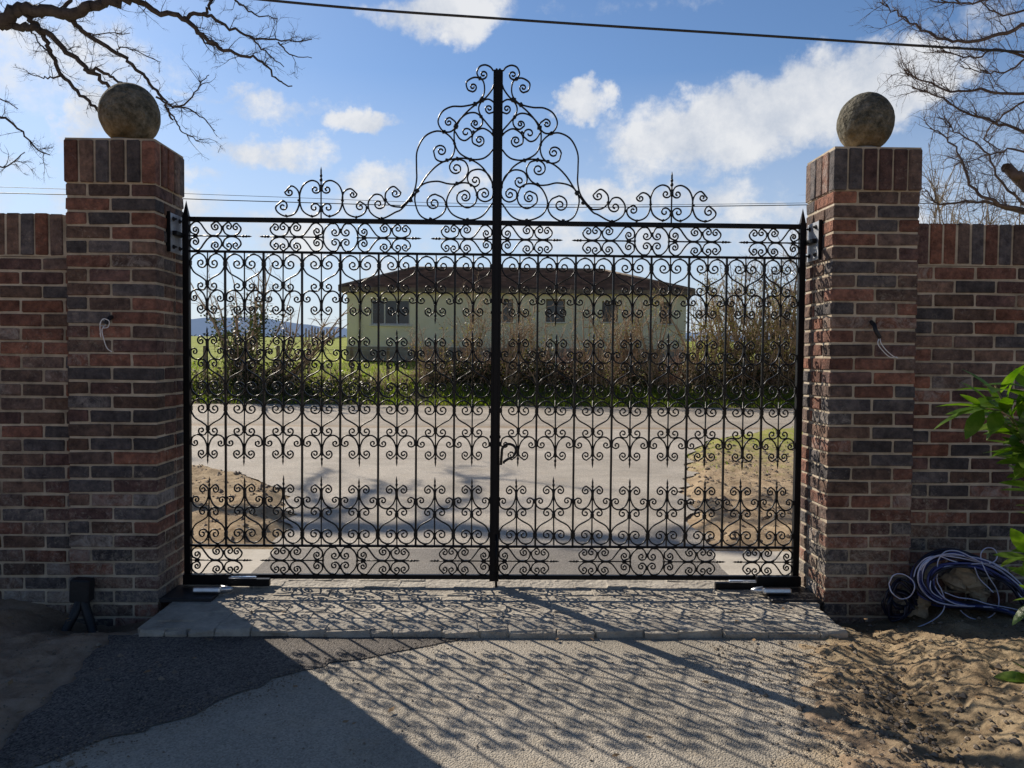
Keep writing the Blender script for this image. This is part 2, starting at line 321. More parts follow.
# ------------------------------------------------------------------ sky and sun
SUN_EL = R(32); sun_h = Vector((-.634, .773, 0)); sun_dir = (sun_h*math.cos(SUN_EL) + Vector((0,0,math.sin(SUN_EL)))).normalized()
sl = bpy.data.lights.new('sun', 'SUN'); sl.energy = 5.0; sl.angle = R(.5); sl.color = (1.0, .90, .76)
so = bpy.data.objects.new('sun', sl); col.objects.link(so); so.rotation_euler = sun_dir.to_track_quat('Z', 'Y').to_euler(); so.location = sun_dir*30
w = bpy.data.worlds.new('World'); scene.world = w; w.use_nodes = True
N = w.node_tree.nodes; L = w.node_tree.links; N.clear()
out = N.new('ShaderNodeOutputWorld'); bg = N.new('ShaderNodeBackground'); L.new(bg.outputs[0], out.inputs[0])
sky = N.new('ShaderNodeTexSky'); sky.sky_type = 'NISHITA'; sky.sun_disc = False; sky.sun_elevation = SUN_EL
sky.sun_rotation = math.atan2(sun_h.x, sun_h.y)
sky.air_density = 1.0; sky.dust_density = .35; sky.ozone_density = 1.6
bg.inputs[1].default_value = .10
def mth(op, a, b=None, c=None):
    n = N.new('ShaderNodeMath'); n.operation = op
    for i, q in enumerate((a, b, c)):
        if q is None: continue
        if isinstance(q, (int, float)): n.inputs[i].default_value = q
        else: L.new(q, n.inputs[i])
    return n.outputs[0]
tc = N.new('ShaderNodeTexCoord'); sx = N.new('ShaderNodeSeparateXYZ'); L.new(tc.outputs['Generated'], sx.inputs[0])
X, Y, Z = sx.outputs
wn = N.new('ShaderNodeTexNoise'); wn.inputs['Scale'].default_value = 9; wn.inputs['Detail'].default_value = 7; wn.inputs['Roughness'].default_value = .6
L.new(tc.outputs['Generated'], wn.inputs['Vector'])
wsp = N.new('ShaderNodeSeparateColor'); L.new(wn.outputs['Color'], wsp.inputs[0])
az = mth('ADD', mth('ARCTAN2', X, Y), mth('MULTIPLY', mth('SUBTRACT', wsp.outputs[0], .5), .20)); el = mth('ADD', mth('ARCSINE', Z), mth('MULTIPLY', mth('SUBTRACT', wsp.outputs[1], .5), .13))
# cloud layer coordinates: the point where the line of sight meets a flat layer
zz = mth('ADD', mth('MAXIMUM', Z, 0.0), .16)
cxn = mth('DIVIDE', X, zz); cyn = mth('DIVIDE', Y, zz)
cb = N.new('ShaderNodeCombineXYZ'); L.new(cxn, cb.inputs[0]); L.new(cyn, cb.inputs[1]); cb.inputs[2].default_value = 3.7
cn = N.new('ShaderNodeTexNoise'); cn.inputs['Scale'].default_value = 2.3; cn.inputs['Detail'].default_value = 12; cn.inputs['Roughness'].default_value = .62; cn.inputs['Distortion'].default_value = .25
L.new(cb.outputs[0], cn.inputs['Vector'])
cn2 = N.new('ShaderNodeTexNoise'); cn2.inputs['Scale'].default_value = 14; cn2.inputs['Detail'].default_value = 10; cn2.inputs['Roughness'].default_value = .65
L.new(tc.outputs['Generated'], cn2.inputs['Vector'])
def blob(px, py, hw, hh, k, tilt=0):
    d = ray(px, py); d.normalize(); a0 = math.atan2(d.x, d.y); e0 = math.asin(d.z)
    sa = hw/F*math.cos(a0)**2; se = hh/F*math.cos(a0)
    da = mth('SUBTRACT', az, a0); de = mth('SUBTRACT', el, e0)
    ct, st = math.cos(tilt), math.sin(tilt)
    u = mth('MULTIPLY', mth('ADD', mth('MULTIPLY', da, ct), mth('MULTIPLY', de, st)), 1/sa)
    v = mth('MULTIPLY', mth('SUBTRACT', mth('MULTIPLY', de, ct), mth('MULTIPLY', da, st)), 1/se)
    q = mth('SUBTRACT', 1.0, mth('ADD', mth('MULTIPLY', u, u), mth('MULTIPLY', v, v)))
    return mth('MULTIPLY', mth('MAXIMUM', q, 0.0), k)
blobs = [(735,122,190,58,.70,.14),(885,85,105,48,.60,.15),(597,102,36,24,.55,0),(650,150,80,36,.55,.1),(620,192,90,20,.42,0),(770,212,110,20,.45,0),(180,205,120,22,.4,0),(700,192,120,24,.42,0),(95,118,55,34,.55,0),(355,130,50,20,.5,0),(262,150,70,28,.48,0),
         (400,187,120,22,.42,0),(212,180,40,16,.35,0),(440,12,95,28,.42,0),(255,105,90,16,.26,0),(60,60,150,60,.27,0),(255,108,110,14,.34,.05),(210,90,60,10,.3,.1),(600,0,160,20,.22,0),(960,200,150,50,.3,0),(40,180,150,40,.3,0),(640,240,500,36,.40,0),(250,240,300,40,.38,0),(860,215,160,40,.42,0),(385,215,120,30,.4,0),(1000,10,120,40,.3,0)]
s_ = None
for b_ in blobs:
    q = blob(*b_); s_ = q if s_ is None else mth('MAXIMUM', s_, q)
dens = mth('ADD', mth('ADD', mth('MULTIPLY', cn.outputs['Fac'], .62), mth('MULTIPLY', cn2.outputs['Fac'], .85)), s_)
mr = N.new('ShaderNodeMapRange'); mr.interpolation_type = 'SMOOTHSTEP'; mr.inputs[1].default_value = .88; mr.inputs[2].default_value = 1.24; L.new(dens, mr.inputs[0])
cloud_a = mth('MULTIPLY', mr.outputs[0], .93)
# tint of the clear sky
hs = N.new('ShaderNodeMix'); hs.data_type = 'RGBA'; hs.blend_type = 'MULTIPLY'; hs.inputs[0].default_value = 1
L.new(sky.outputs[0], hs.inputs[6]); hs.inputs[7].default_value = (.77,.93,1.13,1)
# whitening near the horizon
hz = N.new('ShaderNodeMapRange'); hz.inputs[1].default_value = 0.02; hz.inputs[2].default_value = .34; hz.inputs[3].default_value = .80; hz.inputs[4].default_value = 0; L.new(Z, hz.inputs[0])
hm = N.new('ShaderNodeMix'); hm.data_type = 'RGBA'; L.new(hz.outputs[0], hm.inputs[0]); L.new(hs.outputs[2], hm.inputs[6]); hm.inputs[7].default_value = (6.6,7.2,8.2,1)
cr = N.new('ShaderNodeValToRGB'); e = cr.color_ramp.elements; e[0].position = .25; e[0].color = (.55,.62,.74,1); e[1].position = .62; e[1].color = (.95,.96,.98,1)
L.new(cn2.outputs['Fac'], cr.inputs['Fac'])
cs = N.new('ShaderNodeVectorMath'); cs.operation = 'SCALE'; cs.inputs['Scale'].default_value = 8.8; L.new(cr.outputs[0], cs.inputs[0])
cm = N.new('ShaderNodeMix'); cm.data_type = 'RGBA'; L.new(cloud_a, cm.inputs[0]); L.new(hm.outputs[2], cm.inputs[6]); L.new(cs.outputs[0], cm.inputs[7])
rear_dim = N.new('ShaderNodeMapRange'); rear_dim.interpolation_type = 'SMOOTHSTEP'; rear_dim.inputs[1].default_value = -.35; rear_dim.inputs[2].default_value = .45; rear_dim.inputs[3].default_value = .60; rear_dim.inputs[4].default_value = 1; L.new(Y, rear_dim.inputs[0])  # sky artificially dimmed behind the camera to cut fill light
zenith_dim = N.new('ShaderNodeMapRange'); zenith_dim.interpolation_type = 'SMOOTHSTEP'; zenith_dim.inputs[1].default_value = .5; zenith_dim.inputs[2].default_value = .85; zenith_dim.inputs[3].default_value = 1; zenith_dim.inputs[4].default_value = .5; L.new(Z, zenith_dim.inputs[0])  # sky overhead dimmed as well, to deepen the shade
dz = mth('MULTIPLY', rear_dim.outputs[0], zenith_dim.outputs[0])
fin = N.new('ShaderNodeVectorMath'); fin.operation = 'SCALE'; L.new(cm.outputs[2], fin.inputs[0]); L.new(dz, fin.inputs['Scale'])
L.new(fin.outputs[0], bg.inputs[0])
scene.view_settings.view_transform = 'Standard'; scene.view_settings.look = 'None'; scene.view_settings.exposure = 0

# ------------------------------------------------------------------ terrain
def sstep(a, b, x):
    t = max(0., min(1., (x-a)/(b-a))); return t*t*(3-2*t)
def lerp(a, b, t): return a+(b-a)*t
def fn(x, y, s, o=4, seed=0): return noise.fractal(Vector((x*s, y*s, seed)), .6, 2.1, o)
# outlines (x, y): the drive in front, the bell mouth and road behind
def left_edge(y):
    pts = [(-8,-1.5),(2.4,-1.55),(3.6,-1.70),(4.56,-1.47),(5.2,-1.5),(6.2,-1.62),(7.3,-1.95),(8.4,-2.6),(9.4,-3.9),(10.1,-6.5)]
    for (a, b), (c, d) in zip(pts, pts[1:]):
        if a <= y <= c: return b+(d-b)*(y-a)/(c-a) + (.16*fn(0, y, 1.4, 4, 31)*sstep(5.3,6,y))
    return -99
def right_edge(y):
    pts = [(-8,1.15),(2.4,1.28),(3.0,1.45),(3.6,1.72),(4.56,1.45),(5.2,1.5),(6.4,1.62),(7.6,1.9),(9.2,2.3),(10.8,2.75),(12.2,3.3),(14.2,5.0),(16.6,9.0)]
    for (a, b), (c, d) in zip(pts, pts[1:]):
        if a <= y <= c: return b+(d-b)*(y-a)/(c-a) + (.16*fn(0, y, 1.4, 4, 37)*sstep(5.3,6,y))
    return 99
def paved(x, y):
    if y > 20.9: return False
    if y < 10.1 and x < left_edge(y): return False
    if y < 16.6 and x > right_edge(y): return False
    return True
def base_h(x, y):
    if y < 20.9: return 0.0
    h = .45*sstep(20.9, 22.6, y) + .65*sstep(22.6, 34, y)
    if y > 34: h += (y-34)*.042 if y < 90 else 56*.042 - (y-90)*.02
    return max(h, -6) + .12*fn(x, y, .25, 3)*sstep(21, 26, y)
def pave_dist(x, y):
    # rough distance outside the paved outline (negative inside)
    if y > 20.9: return y-20.9
    d = -9
    if y < 10.1: d = max(d, left_edge(y)-x)
    if y < 16.6: d = max(d, x-right_edge(y))
    return d
def terrain(x, y):
    h = base_h(x, y)
    d = pave_dist(x, y)
    if y < 20.9:
        inside = d < 0
        if inside:
            if y < 4.2 and x > 0: return -.028+.040*sstep(-.42, .0, d)+.030*fn(x, y, 6, 5, 8)*sstep(-.5,-.1,d)
            return -.02
        e = sstep(0, .25, d)
        h += (-.02 if not (y < 4.2 and x > 0) else .012+.030*fn(x, y, 6, 5, 8))*(1-e) + e*.02*fn(x, y, 2.2, 4)
        if y < 4.2:
            if x > 0:       # sandy mound on the right
                mound = .17*sstep(1.5, 2.35, x+.25*(3.3-y))*sstep(3.62, 3.12, y)*sstep(1.4, 2.4, y)
                h += mound + e*.030*fn(x, y, 1.8, 6, 3) - .035*e*math.exp(-((d-.12)/.16)**2) + e*.006*fn(x, y, 13, 6, 9)*(1+1.5*fn(x, y, 1.5, 2, 20)) + e*.010*max(0,noise.noise(Vector((x*22,y*22,4)))-.25)+e*.008*fn(x, y, 34, 3, 6)
                h -= .07*math.exp(-((x-1.95)**2/.12+(y-3.98)**2/.03))
                h += .02*e*sstep(2.1,2.6,x)
            else:
                h += e*.02*fn(x, y, 5, 5, 5) + e*.010*fn(x, y, 17, 4, 2) - .13*math.exp(-((x+2.05)**2/.10+(y-3.93)**2/.035))
                h += .05*sstep(-2.2,-2.7,x)*sstep(3.3,3.9,y)
        else:
            h += (e*.03*fn(x, y, 3.5, 5, 1) + .05*e)*sstep(5.15, 5.6, y) - .02*(1-sstep(5.15,5.4,y))
    return h
def axis(segs):
    a = []
    for lo, hi, st in segs:
        n = max(1, round((hi-lo)/st)); a += [lo+(hi-lo)*i/n for i in range(n)]
    a.append(segs[-1][1]); return a
xs = axis([(-4000,-400,400),(-400,-60,20),(-60,-12,2),(-12,-4,.25),(-4,-1.3,.03),(-1.3,1.1,.3),(1.1,3.0,.018),(3,4,.04),(4,12,.25),(12,60,2),(60,400,20),(400,4000,400)])
ys = axis([(-400,-20,20),(-20,1.2,1.2),(1.2,1.9,.07),(1.9,4.1,.018),(4.1,10,.08),(10,21,.25),(21,36,.4),(36,120,4),(120,600,40),(600,6000,600)])
mb = MB(); nx = len(xs)
masks = []
for yy in ys:
    for xx in xs:
        mb.v.append(Vector((xx, yy, terrain(xx, yy))))
        sand = gr = dark = 0.
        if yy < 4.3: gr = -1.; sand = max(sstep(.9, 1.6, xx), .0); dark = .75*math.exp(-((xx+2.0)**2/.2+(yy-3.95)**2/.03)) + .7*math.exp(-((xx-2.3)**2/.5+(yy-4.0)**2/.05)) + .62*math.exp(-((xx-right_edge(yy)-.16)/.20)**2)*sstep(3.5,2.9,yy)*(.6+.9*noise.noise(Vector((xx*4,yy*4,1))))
        elif yy < 20.9:
            sand = 1 if xx < 0 else .85
            gr = .26*sstep(6.5, 9.5, yy)+.12 if xx > 0 else .18*sstep(8.5, 12, yy)
            if xx > 0: gr += .14*sstep(9.5, 12, yy)
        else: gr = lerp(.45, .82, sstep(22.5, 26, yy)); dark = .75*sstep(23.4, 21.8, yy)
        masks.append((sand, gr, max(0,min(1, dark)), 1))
for j in range(len(ys)-1):
    for i in range(nx-1):
        a = j*nx+i; mb.face([a, a+1, a+1+nx, a+nx], True)
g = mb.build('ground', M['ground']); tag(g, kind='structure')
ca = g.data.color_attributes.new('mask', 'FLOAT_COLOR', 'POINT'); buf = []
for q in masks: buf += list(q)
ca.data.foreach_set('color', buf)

# paved sheets
def sheet(name, rows, z, mat, kind='structure', nseg=40, edge=.0):
    mb = MB()
    for (yy, x0, x1) in rows:
        if edge: x0 += edge*fn(x0, yy, 4, 4, 2); x1 += edge*fn(x1, yy, 4, 4, 2)
        for i in range(nseg+1):
            t = i/nseg; x = lerp(x0, x1, t)
            mb.v.append(Vector((x, yy, z)))
    n = nseg+1
    for j in range(len(rows)-1):
        for i in range(nseg):
            a = j*n+i; mb.face([a, a+1, a+1+n, a+n])
    o = mb.build(name, mat); tag(o, kind=kind); return o
rows = [(y, left_edge(y)-.02, right_edge(y)+.02) for y in axis([(-8,2.2,1),(2.2,3.66,.04)])]
sheet('driveway', rows, .0, M['drive'], edge=.05)
rows = [(y, left_edge(y)-.02, right_edge(y)+.02) for y in axis([(5.22,10,.12)])]
rows += [(10.0, -90, right_edge(10)+.02)]
rr = [(y, -90, (right_edge(y) if y < 16.6 else 90)) for y in axis([(10.01,16.5,.25)])]
rr += [(16.61, -90, 90), (20.9, -90, 90)]
rows = rows[:-2]
sheet('road_mouth', rows + [(10.0, left_edge(10), right_edge(10))], .0, M['road'], edge=.08)
sheet('road', rr, .0, M['road'], edge=.0)
sheet('concrete_apron', [(4.50,-2.3,2.3),(4.9,-2.3,2.3),(5.24,-2.3,2.3)], .004, M['concrete'])
sheet('drive_strip', [(4.50,-1.46,1.43),(4.8,-1.47,1.45),(5.1,-1.49,1.47),(5.26,-1.5,1.49)], .008, asphalt('grey_strip', (.22,.20,.18), (.33,.30,.265), (.30,.26,.21), .35), edge=.03)
# dark fresh tarmac patch along the slab
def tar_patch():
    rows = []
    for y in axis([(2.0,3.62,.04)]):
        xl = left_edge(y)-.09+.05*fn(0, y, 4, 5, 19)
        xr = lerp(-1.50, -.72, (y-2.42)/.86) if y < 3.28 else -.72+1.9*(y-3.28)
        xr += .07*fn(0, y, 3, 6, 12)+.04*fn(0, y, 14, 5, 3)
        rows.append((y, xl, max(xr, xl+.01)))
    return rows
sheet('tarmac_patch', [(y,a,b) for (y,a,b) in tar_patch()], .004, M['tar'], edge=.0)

# threshold slab: rows of worn setts
mb = MB()
y0 = 3.595
mb.box((0, (3.635+4.56)/2, -.02), (1.685, (4.56-3.635)/2, .0505))
base = mb
rws = [(3.60,.13),(3.735,.13),(3.87,.13),(4.005,.13),(4.14,.13),(4.275,.13),(4.41,.14)]
th = empty('stone_threshold', (0,4.08,0))
tag(th, 'weathered stone sett threshold lying across the drive under the gates', 'threshold')
o = base.build('bed', M['kerb'], th); o.location = (0,-4.08,0)
st = MB()
for ry, rd in rws:
    half = 1.70 if ry < 4.0 else 1.735
    x = -half + rnd.uniform(0,.05)
    if ry < 3.9: x += .05*(3.9-ry)
    while x < half-.05:
        L_ = rnd.uniform(.10,.26); L_ = min(L_, half-x)
        st.box((x+L_/2, ry+rd/2+rnd.uniform(-.009,.007), .005+rnd.uniform(-.004,.004)), (L_/2+.001, rd/2+.001, .026), Matrix.Rotation(rnd.uniform(-.008,.008),3,'X') @ Matrix.Rotation(rnd.uniform(-.01,.01),3,'Z'), ch=.009, jit=.007)
        x += L_
o = st.build('sett_rows', M['kerb'], th); o.location = (0,-4.08,0)

# ------------------------------------------------------------------ brickwork
def tone():
    k = rnd.random()
    if k < .24: c = (.086,.078,.080)
    elif k < .48: c = (.118,.084,.072)
    elif k < .68: c = (.165,.082,.062)
    elif k < .84: c = (.140,.092,.072)
    elif k < .92: c = (.185,.086,.060)
    else: c = (.108,.066,.060)
    v = rnd.uniform(1.0, 1.8)
    return (c[0]*v, c[1]*v, c[2]*v, 1.0 if rnd.random() < .08 else rnd.uniform(0,.45))
CZ = .073
def pillar(name, xi, sgn, top, label):
    # xi = inner face x, outward sgn (-1 left, +1 right)
    root = empty(name, (xi+sgn*.23, 4.21, 0)); tag(root, label, 'pillar', 'brick gate pillars')
    Wd, Dp = .46, .36
    bk = MB(); mo = MB()
    cx = xi+sgn*Wd/2; y0, y1 = 4.03, 4.03+Dp
    zs_top = top-.228
    n = int((zs_top+.25)/CZ)
    for k in range(n):
        z1 = zs_top - k*CZ; zc = z1-.0305-.006
        if k % 2: cuts = [(.0,.2265),(.2385,.46)]
        else: cuts = [(.0,.124),(.136,.344),(.356,.46)]
        # front and back faces; x measured from the inner face outward
        sd = [(.1025,.3)] if False else None
        if k % 2:   # stretcher on the front corner -> header on the side
            side = [(.1125,.3275+.0)]
            side = [(.1125,.36-.1125)]
        for fi, (ya, yb) in enumerate(((y0, y0+.1025), (y1-.1025, y1))):
            for ci, (a, b) in enumerate(cuts):
                xa = xi+sgn*a; xb = xi+sgn*b
                yya, yyb = ya, yb
                if k % 2 == 0:
                    # corner bricks run back along the side
                    if ci in (0, 2) and fi == 0: yyb = y0+.2175
                bk.box(((xa+xb)/2+rnd.uniform(-.001,.001), (yya+yyb)/2+rnd.uniform(-.0015,.001)*(1 if fi==0 else 0), zc+rnd.uniform(-.001,.001)), (abs(b-a)/2, (yyb-yya)/2, .0305), None, .0050, tone(), .0022)
        # middle bricks on the two sides
        for (a, b) in ((0,.1025),(.3575,.46)):
            if k % 2: ya, yb = y0+.1125, y1-.1125
            else: ya, yb = y0+.2275, y1-.1125
            if yb-ya > .02:
                bk.box((xi+sgn*(a+b)/2, (ya+yb)/2, zc), (.05125, (yb-ya)/2, .0305), None, .0050, tone(), .0022)
    # soldier course, standing a little proud
    ov = .008
    zc = top-.012-.1075
    ns = 6; wv = (Wd+2*ov)/ns
    for i in range(ns):
        x = xi-sgn*ov + sgn*(i+.5)*wv
        for ya, yb in ((y0-ov, y0-ov+.066), (y1+ov-.066, y1+ov)):
            bk.box((x, (ya+yb)/2+rnd.uniform(-.002,.001), zc+rnd.uniform(-.002,.002)), (wv/2-.0055, (yb-ya)/2, .1075), None, .005, tone(), .0013)
    seg = (Dp+2*ov-.066*2)/3
    for i in range(3):
        y = y0-ov+.066+.003+(i+.5)*(seg-.002)
        for x in (xi-sgn*ov+sgn*.05, xi+sgn*(Wd+ov)-sgn*.05):
            bk.box((x, y, zc), (.05, seg/2-.006, .1075), None, .005, tone(), .0013)
    # mortar body, recessed behind the brick faces
    mo.box((cx, (y0+y1)/2, (zs_top-.3)/2), (Wd/2-.0062, Dp/2-.0062, (zs_top+.3)/2))
    mo.box((cx, (y0+y1)/2, top-.115), (Wd/2+ov-.009, Dp/2+ov-.009, .1135))
    # flaunching under the ball
    mo.tube([(cx,4.21,top-.004),(cx,4.21,top+.008),(cx,4.21,top+.032)], [.17,.13,.08], 20)
    for q, nm, mt in ((bk,'brickwork','brick'),(mo,'mortar','mortar')):
        o = q.build(nm, M[mt], root); o.location = -root.location
    return root
pl = pillar('brick_pillar', -1.76, -1, 2.437, 'left brick gate pillar with a blue-brown mix of bricks and upright coping')
pr = pillar('brick_pillar', 1.765, 1, 2.45, 'right brick gate pillar whose inner side catches the sun')
def wall(name, xa, xb, top, label):
    root = empty(name, ((xa+xb)/2, 4.19, 0)); tag(root, label, 'wall', 'brick boundary walls')
    y0, y1 = 4.07, 4.285
    bk = MB(); mo = MB()
    zs = top-.226
    n = int((zs+.2)/CZ)
    for k in range(n):
        zc = zs-k*CZ-.0365
        off = 0 if k % 2 else -.1125
        x = xa+off
        while x < xb-.005:
            a = max(x, xa); b = min(x+.213, xb)
            if b-a > .02:
                for yc in (y0+.05125, y1-.05125):
                    bk.box(((a+b)/2+rnd.uniform(-.001,.001), yc+rnd.uniform(-.0015,.0015), zc+rnd.uniform(-.0015,.0015)), ((b-a)/2, .05125, .0305), None, .0050, tone(), .0022)
            x += .225
    x = xa
    while x < xb-.03:
        b = min(x+.075, xb)
        bk.box(((x+b)/2-.002, (y0+y1)/2+rnd.uniform(-.003,.003), top-.1075+rnd.uniform(-.003,.002)), ((b-x)/2-.005, .1115, .1075), None, .005, tone(), .0013)
        x += .075
    mo.box(((xa+xb)/2, (y0+y1)/2, (zs-.3)/2), ((xb-xa)/2, (y1-y0)/2-.0062, (zs+.3)/2))
    mo.box(((xa+xb)/2, (y0+y1)/2, top-.1155), ((xb-xa)/2, (y1-y0)/2-.002, .108))
    for q, nm, mt in ((bk,'brickwork','brick'),(mo,'mortar','mortar')):
        o = q.build(nm, M[mt], root); o.location = -root.location
    return root
wall('brick_wall', -5.4, -2.222, 2.055, 'brick garden wall running left from the left gate pillar')
wall('brick_wall', 2.227, 5.4, 2.062, 'brick garden wall running right from the right gate pillar behind the cables')

# stone balls
def ball(x, z, seed, label, rad=.158, sq=(1,1,.97)):
    root = MB(); n, mseg = 48, 32
    for j in range(mseg+1):
        th_ = math.pi*j/mseg
        for i in range(n):
            ph = 2*math.pi*i/n
            d = Vector((math.sin(th_)*math.cos(ph), math.sin(th_)*math.sin(ph), math.cos(th_)))
            r = rad*(1+.010*noise.fractal(d*2.2+Vector((seed,0,0)), .7, 2.1, 4)+.008*noise.noise(d*14)*1.0)
            root.v.append(Vector((d.x*r*sq[0], d.y*r*sq[1], d.z*r*sq[2])))
    for j in range(mseg):
        for i in range(n):
            a = j*n+i; b = j*n+(i+1) % n
            root.face([a, a+n, b+n, b], True)
    o = root.build('stone_ball', M['ball']); o.location = (x, 4.21, z); tag(o, label, 'stone ball', 'stone balls on the gate pillars'); o.rotation_euler = (0,0,seed)
    return o
ball(-1.972, 2.437+.172, 1.3, 'dark mossy stone ball on the left pillar under the bare branches', .156, (.96,.98,1.06))
ball(2.008, 2.45+.176, 4.1, 'greenish lichen-covered stone ball on the right pillar', .149, (.95,.98,1.08))

# ------------------------------------------------------------------ gates
Pc, G = .213, .0191
ZT, Z2, Z3, ZB = EYE+.7494, EYE+.5725, EYE-1.0738, EYE-1.2481
K = Pc/218.0
def catmull(pts, n=7):
    P = [pts[0]]+list(pts)+[pts[-1]]
    P[0] = pts[0]*2-pts[1]; P[-1] = pts[-1]*2-pts[-2]
    o = []
    for i in range(1, len(P)-2):
        p0, p1, p2, p3 = P[i-1], P[i], P[i+1], P[i+2]
        # centripetal-ish: plain uniform is fine for evenly traced points
        for k in range(n):
            t = k/n
            o.append(.5*((2*p1)+(p2-p0)*t+(2*p0-5*p1+4*p2-p3)*t*t+(3*p1-p0-3*p2+p3)*t**3))
    o.append(P[-2]); return o
def spiral_pts(prev, P, c, turns, rend=.22):
    r0 = (P-c).length; a0 = math.atan2((P-c).y, (P-c).x)
    t = P-prev; s = 1 if ((P-c).x*t.y-(P-c).y*t.x) > 0 else -1
    n = int(turns*18); o = []
    for i in range(1, n+1):
        f = i/n
        r = r0*(1-f) + r0*rend*f
        r = r0*((rend)**(f**.9))
        a = a0+s*2*math.pi*turns*f
        o.append(c+Vector((math.cos(a), math.sin(a)))*r)
    return o
def scroll2d(e1, pts, e2, n=7):
    pts = [Vector(p) for p in pts]
    mid = catmull(pts, n)
    o = list(mid)
    if e2: o = o + spiral_pts(mid[-2], mid[-1], Vector(e2[:2]), e2[2] if len(e2) > 2 else 1.5)
    if e1:
        h = spiral_pts(mid[1], mid[0], Vector(e1[:2]), e1[2] if len(e1) > 2 else 1.5)
        o = h[::-1]+o
    return o
A_, B_ = .0046, .0065
def put(mb, p2, fx, fz, a=1.0):
    pts = [Vector((fx(p.x), 0, fz(p.y))) for p in p2]
    rad = [a]*len(pts)
    mb.tube(pts, rad, 6, flat=(A_, B_))
def knot(mb, x, z, w=.010, h=.013, d=.011, rot=0):
    mb.box((x, 0, z), (w, d, h), Matrix.Rotation(rot,3,'Y') if rot else None, .003)
def spear(mb, z0, z1, horizontal=False, z_in=0):
    pass
# cluster template, drawn downward from its rail at local z = 0, axis at x = 0
def cluster():
    mb = MB()
    S = [((600,350,1.35), [(637,341),(618,310),(585,297),(550,314),(534,355),(556,402),(605,432),(631,452),(637,476),(624,499)], (601,478,1.25)),
         ((562,547,1.2), [(536,550),(545,517),(578,502),(614,522),(634,565),(633,610),(604,637)], (602,608,1.3))]
    for e1, pts, e2 in S:
        p2 = scroll2d(e1, pts, e2)
        put(mb, p2, lambda x: (x-640)*K, lambda y: (290-y)*K)
        put(mb, p2, lambda x: -(x-640)*K, lambda y: (290-y)*K)
    fz = lambda y: (290-y)*K
    knot(mb, 0, fz(338), .0085, .012); knot(mb, 0, fz(465), .010, .013); knot(mb, 0, fz(590), .007, .022)
    for s in (-1, 1):
        knot(mb, s*50*K, fz(501), .008, .005, .009); knot(mb, s*55*K, fz(296), .009, .004, .009)
        knot(mb, s*(-1)*0+s*.1035, fz(352), .0075, .014); knot(mb, s*.1035, fz(547), .0065, .013)
    return mb
def spear_mb(length=.385):
    mb = MB()
    mb.tube([(0,0,0),(0,0,-length+.07)], .0042, 6)
    z = -length+.07
    mb.tube([(0,0,z+.012),(0,0,z+.006),(0,0,z),(0,0,z-.006)], [.0045,.008,.008,.0045], 6)
    mb.tube([(0,0,z-.014),(0,0,z-.02),(0,0,z-.026),(0,0,z-.032)], [.0045,.0075,.0075,.0045], 6)
    mb.tube([(0,0,z-.006),(0,0,z-.034),(0,0,z-.046),(0,0,z-.072)], [.0038,.0045,.0058,.0006], 6)
    return mb
tmp = empty('template_holder')
CL = cluster().build('scroll_cluster', M['iron']); SP = spear_mb().build('spear', M['iron'])
# band template: S pair + C pair + horizontal spear, starting at x=0 (its outer end), running to +x
def band_unit():
    mb = MB()
    S = [((138,162,1.35), [(140,188),(112,174),(109,142),(138,117),(166,124),(190,155),(216,184),(250,194),(283,178),(291,146),(262,116),(232,134)], (257,143,1.3)),
         ((331,143,1.15), [(328,118),(301,143),(311,178),(348,193),(388,181),(404,152),(381,124)], (374,147,1.15))]
    for e1, pts, e2 in S:
        p2 = scroll2d(e1, pts, e2, 6)
        for s in (1, -1): put(mb, p2, lambda x: (x-105)*K, lambda y: s*(195-y)*K)
    fx = lambda x: (x-105)*K
    mb.tube([(0,0,0),(fx(405),0,0)], .0042, 6)
    for x in (140,250,347): knot(mb, fx(x), 0, .015, .006, .009)
    knot(mb, fx(295), .0, .003, .003)
    for x in (294,): 
        for s in (1,-1): knot(mb, fx(x), s*48*K, .0055, .009, .009)
    z = fx(405)
    def bead(x0, r): mb.tube([(x0-.008,0,0),(x0-.003,0,0),(x0+.003,0,0),(x0+.008,0,0)], [.0042,r,r,.0042], 6)
    bead(z+.012,.0075); bead(z+.028,.007)
    mb.tube([(z-.002,0,0),(z+.036,0,0),(z+.045,0,0),(z+.062,0,0)], [.0038,.0042,.0055,.0006], 6)
    return mb
BU = band_unit().build('band_scroll', M['iron'])
def ring_unit():
    mb = MB()
    p2 = scroll2d((885,208,1.35), [(914,198),(896,167),(866,160),(832,190),(819,238),(832,284),(866,315),(896,309),(914,278)], (885,268,1.35), 6)
    for s in (1,-1): put(mb, p2, lambda x: s*(x-918)*K, lambda y: (238-y)*K)
    for z in (37,-37): knot(mb, 0, z*K, .006, .012)
    for s in (1,-1): knot(mb, s*98*K, 0, .005, .009); knot(mb, s*45*K, 77*K, .01, .004, .009); knot(mb, s*45*K, -77*K, .01, .004, .009)
    return mb
RU = ring_unit().build('ring_scroll', M['iron'])
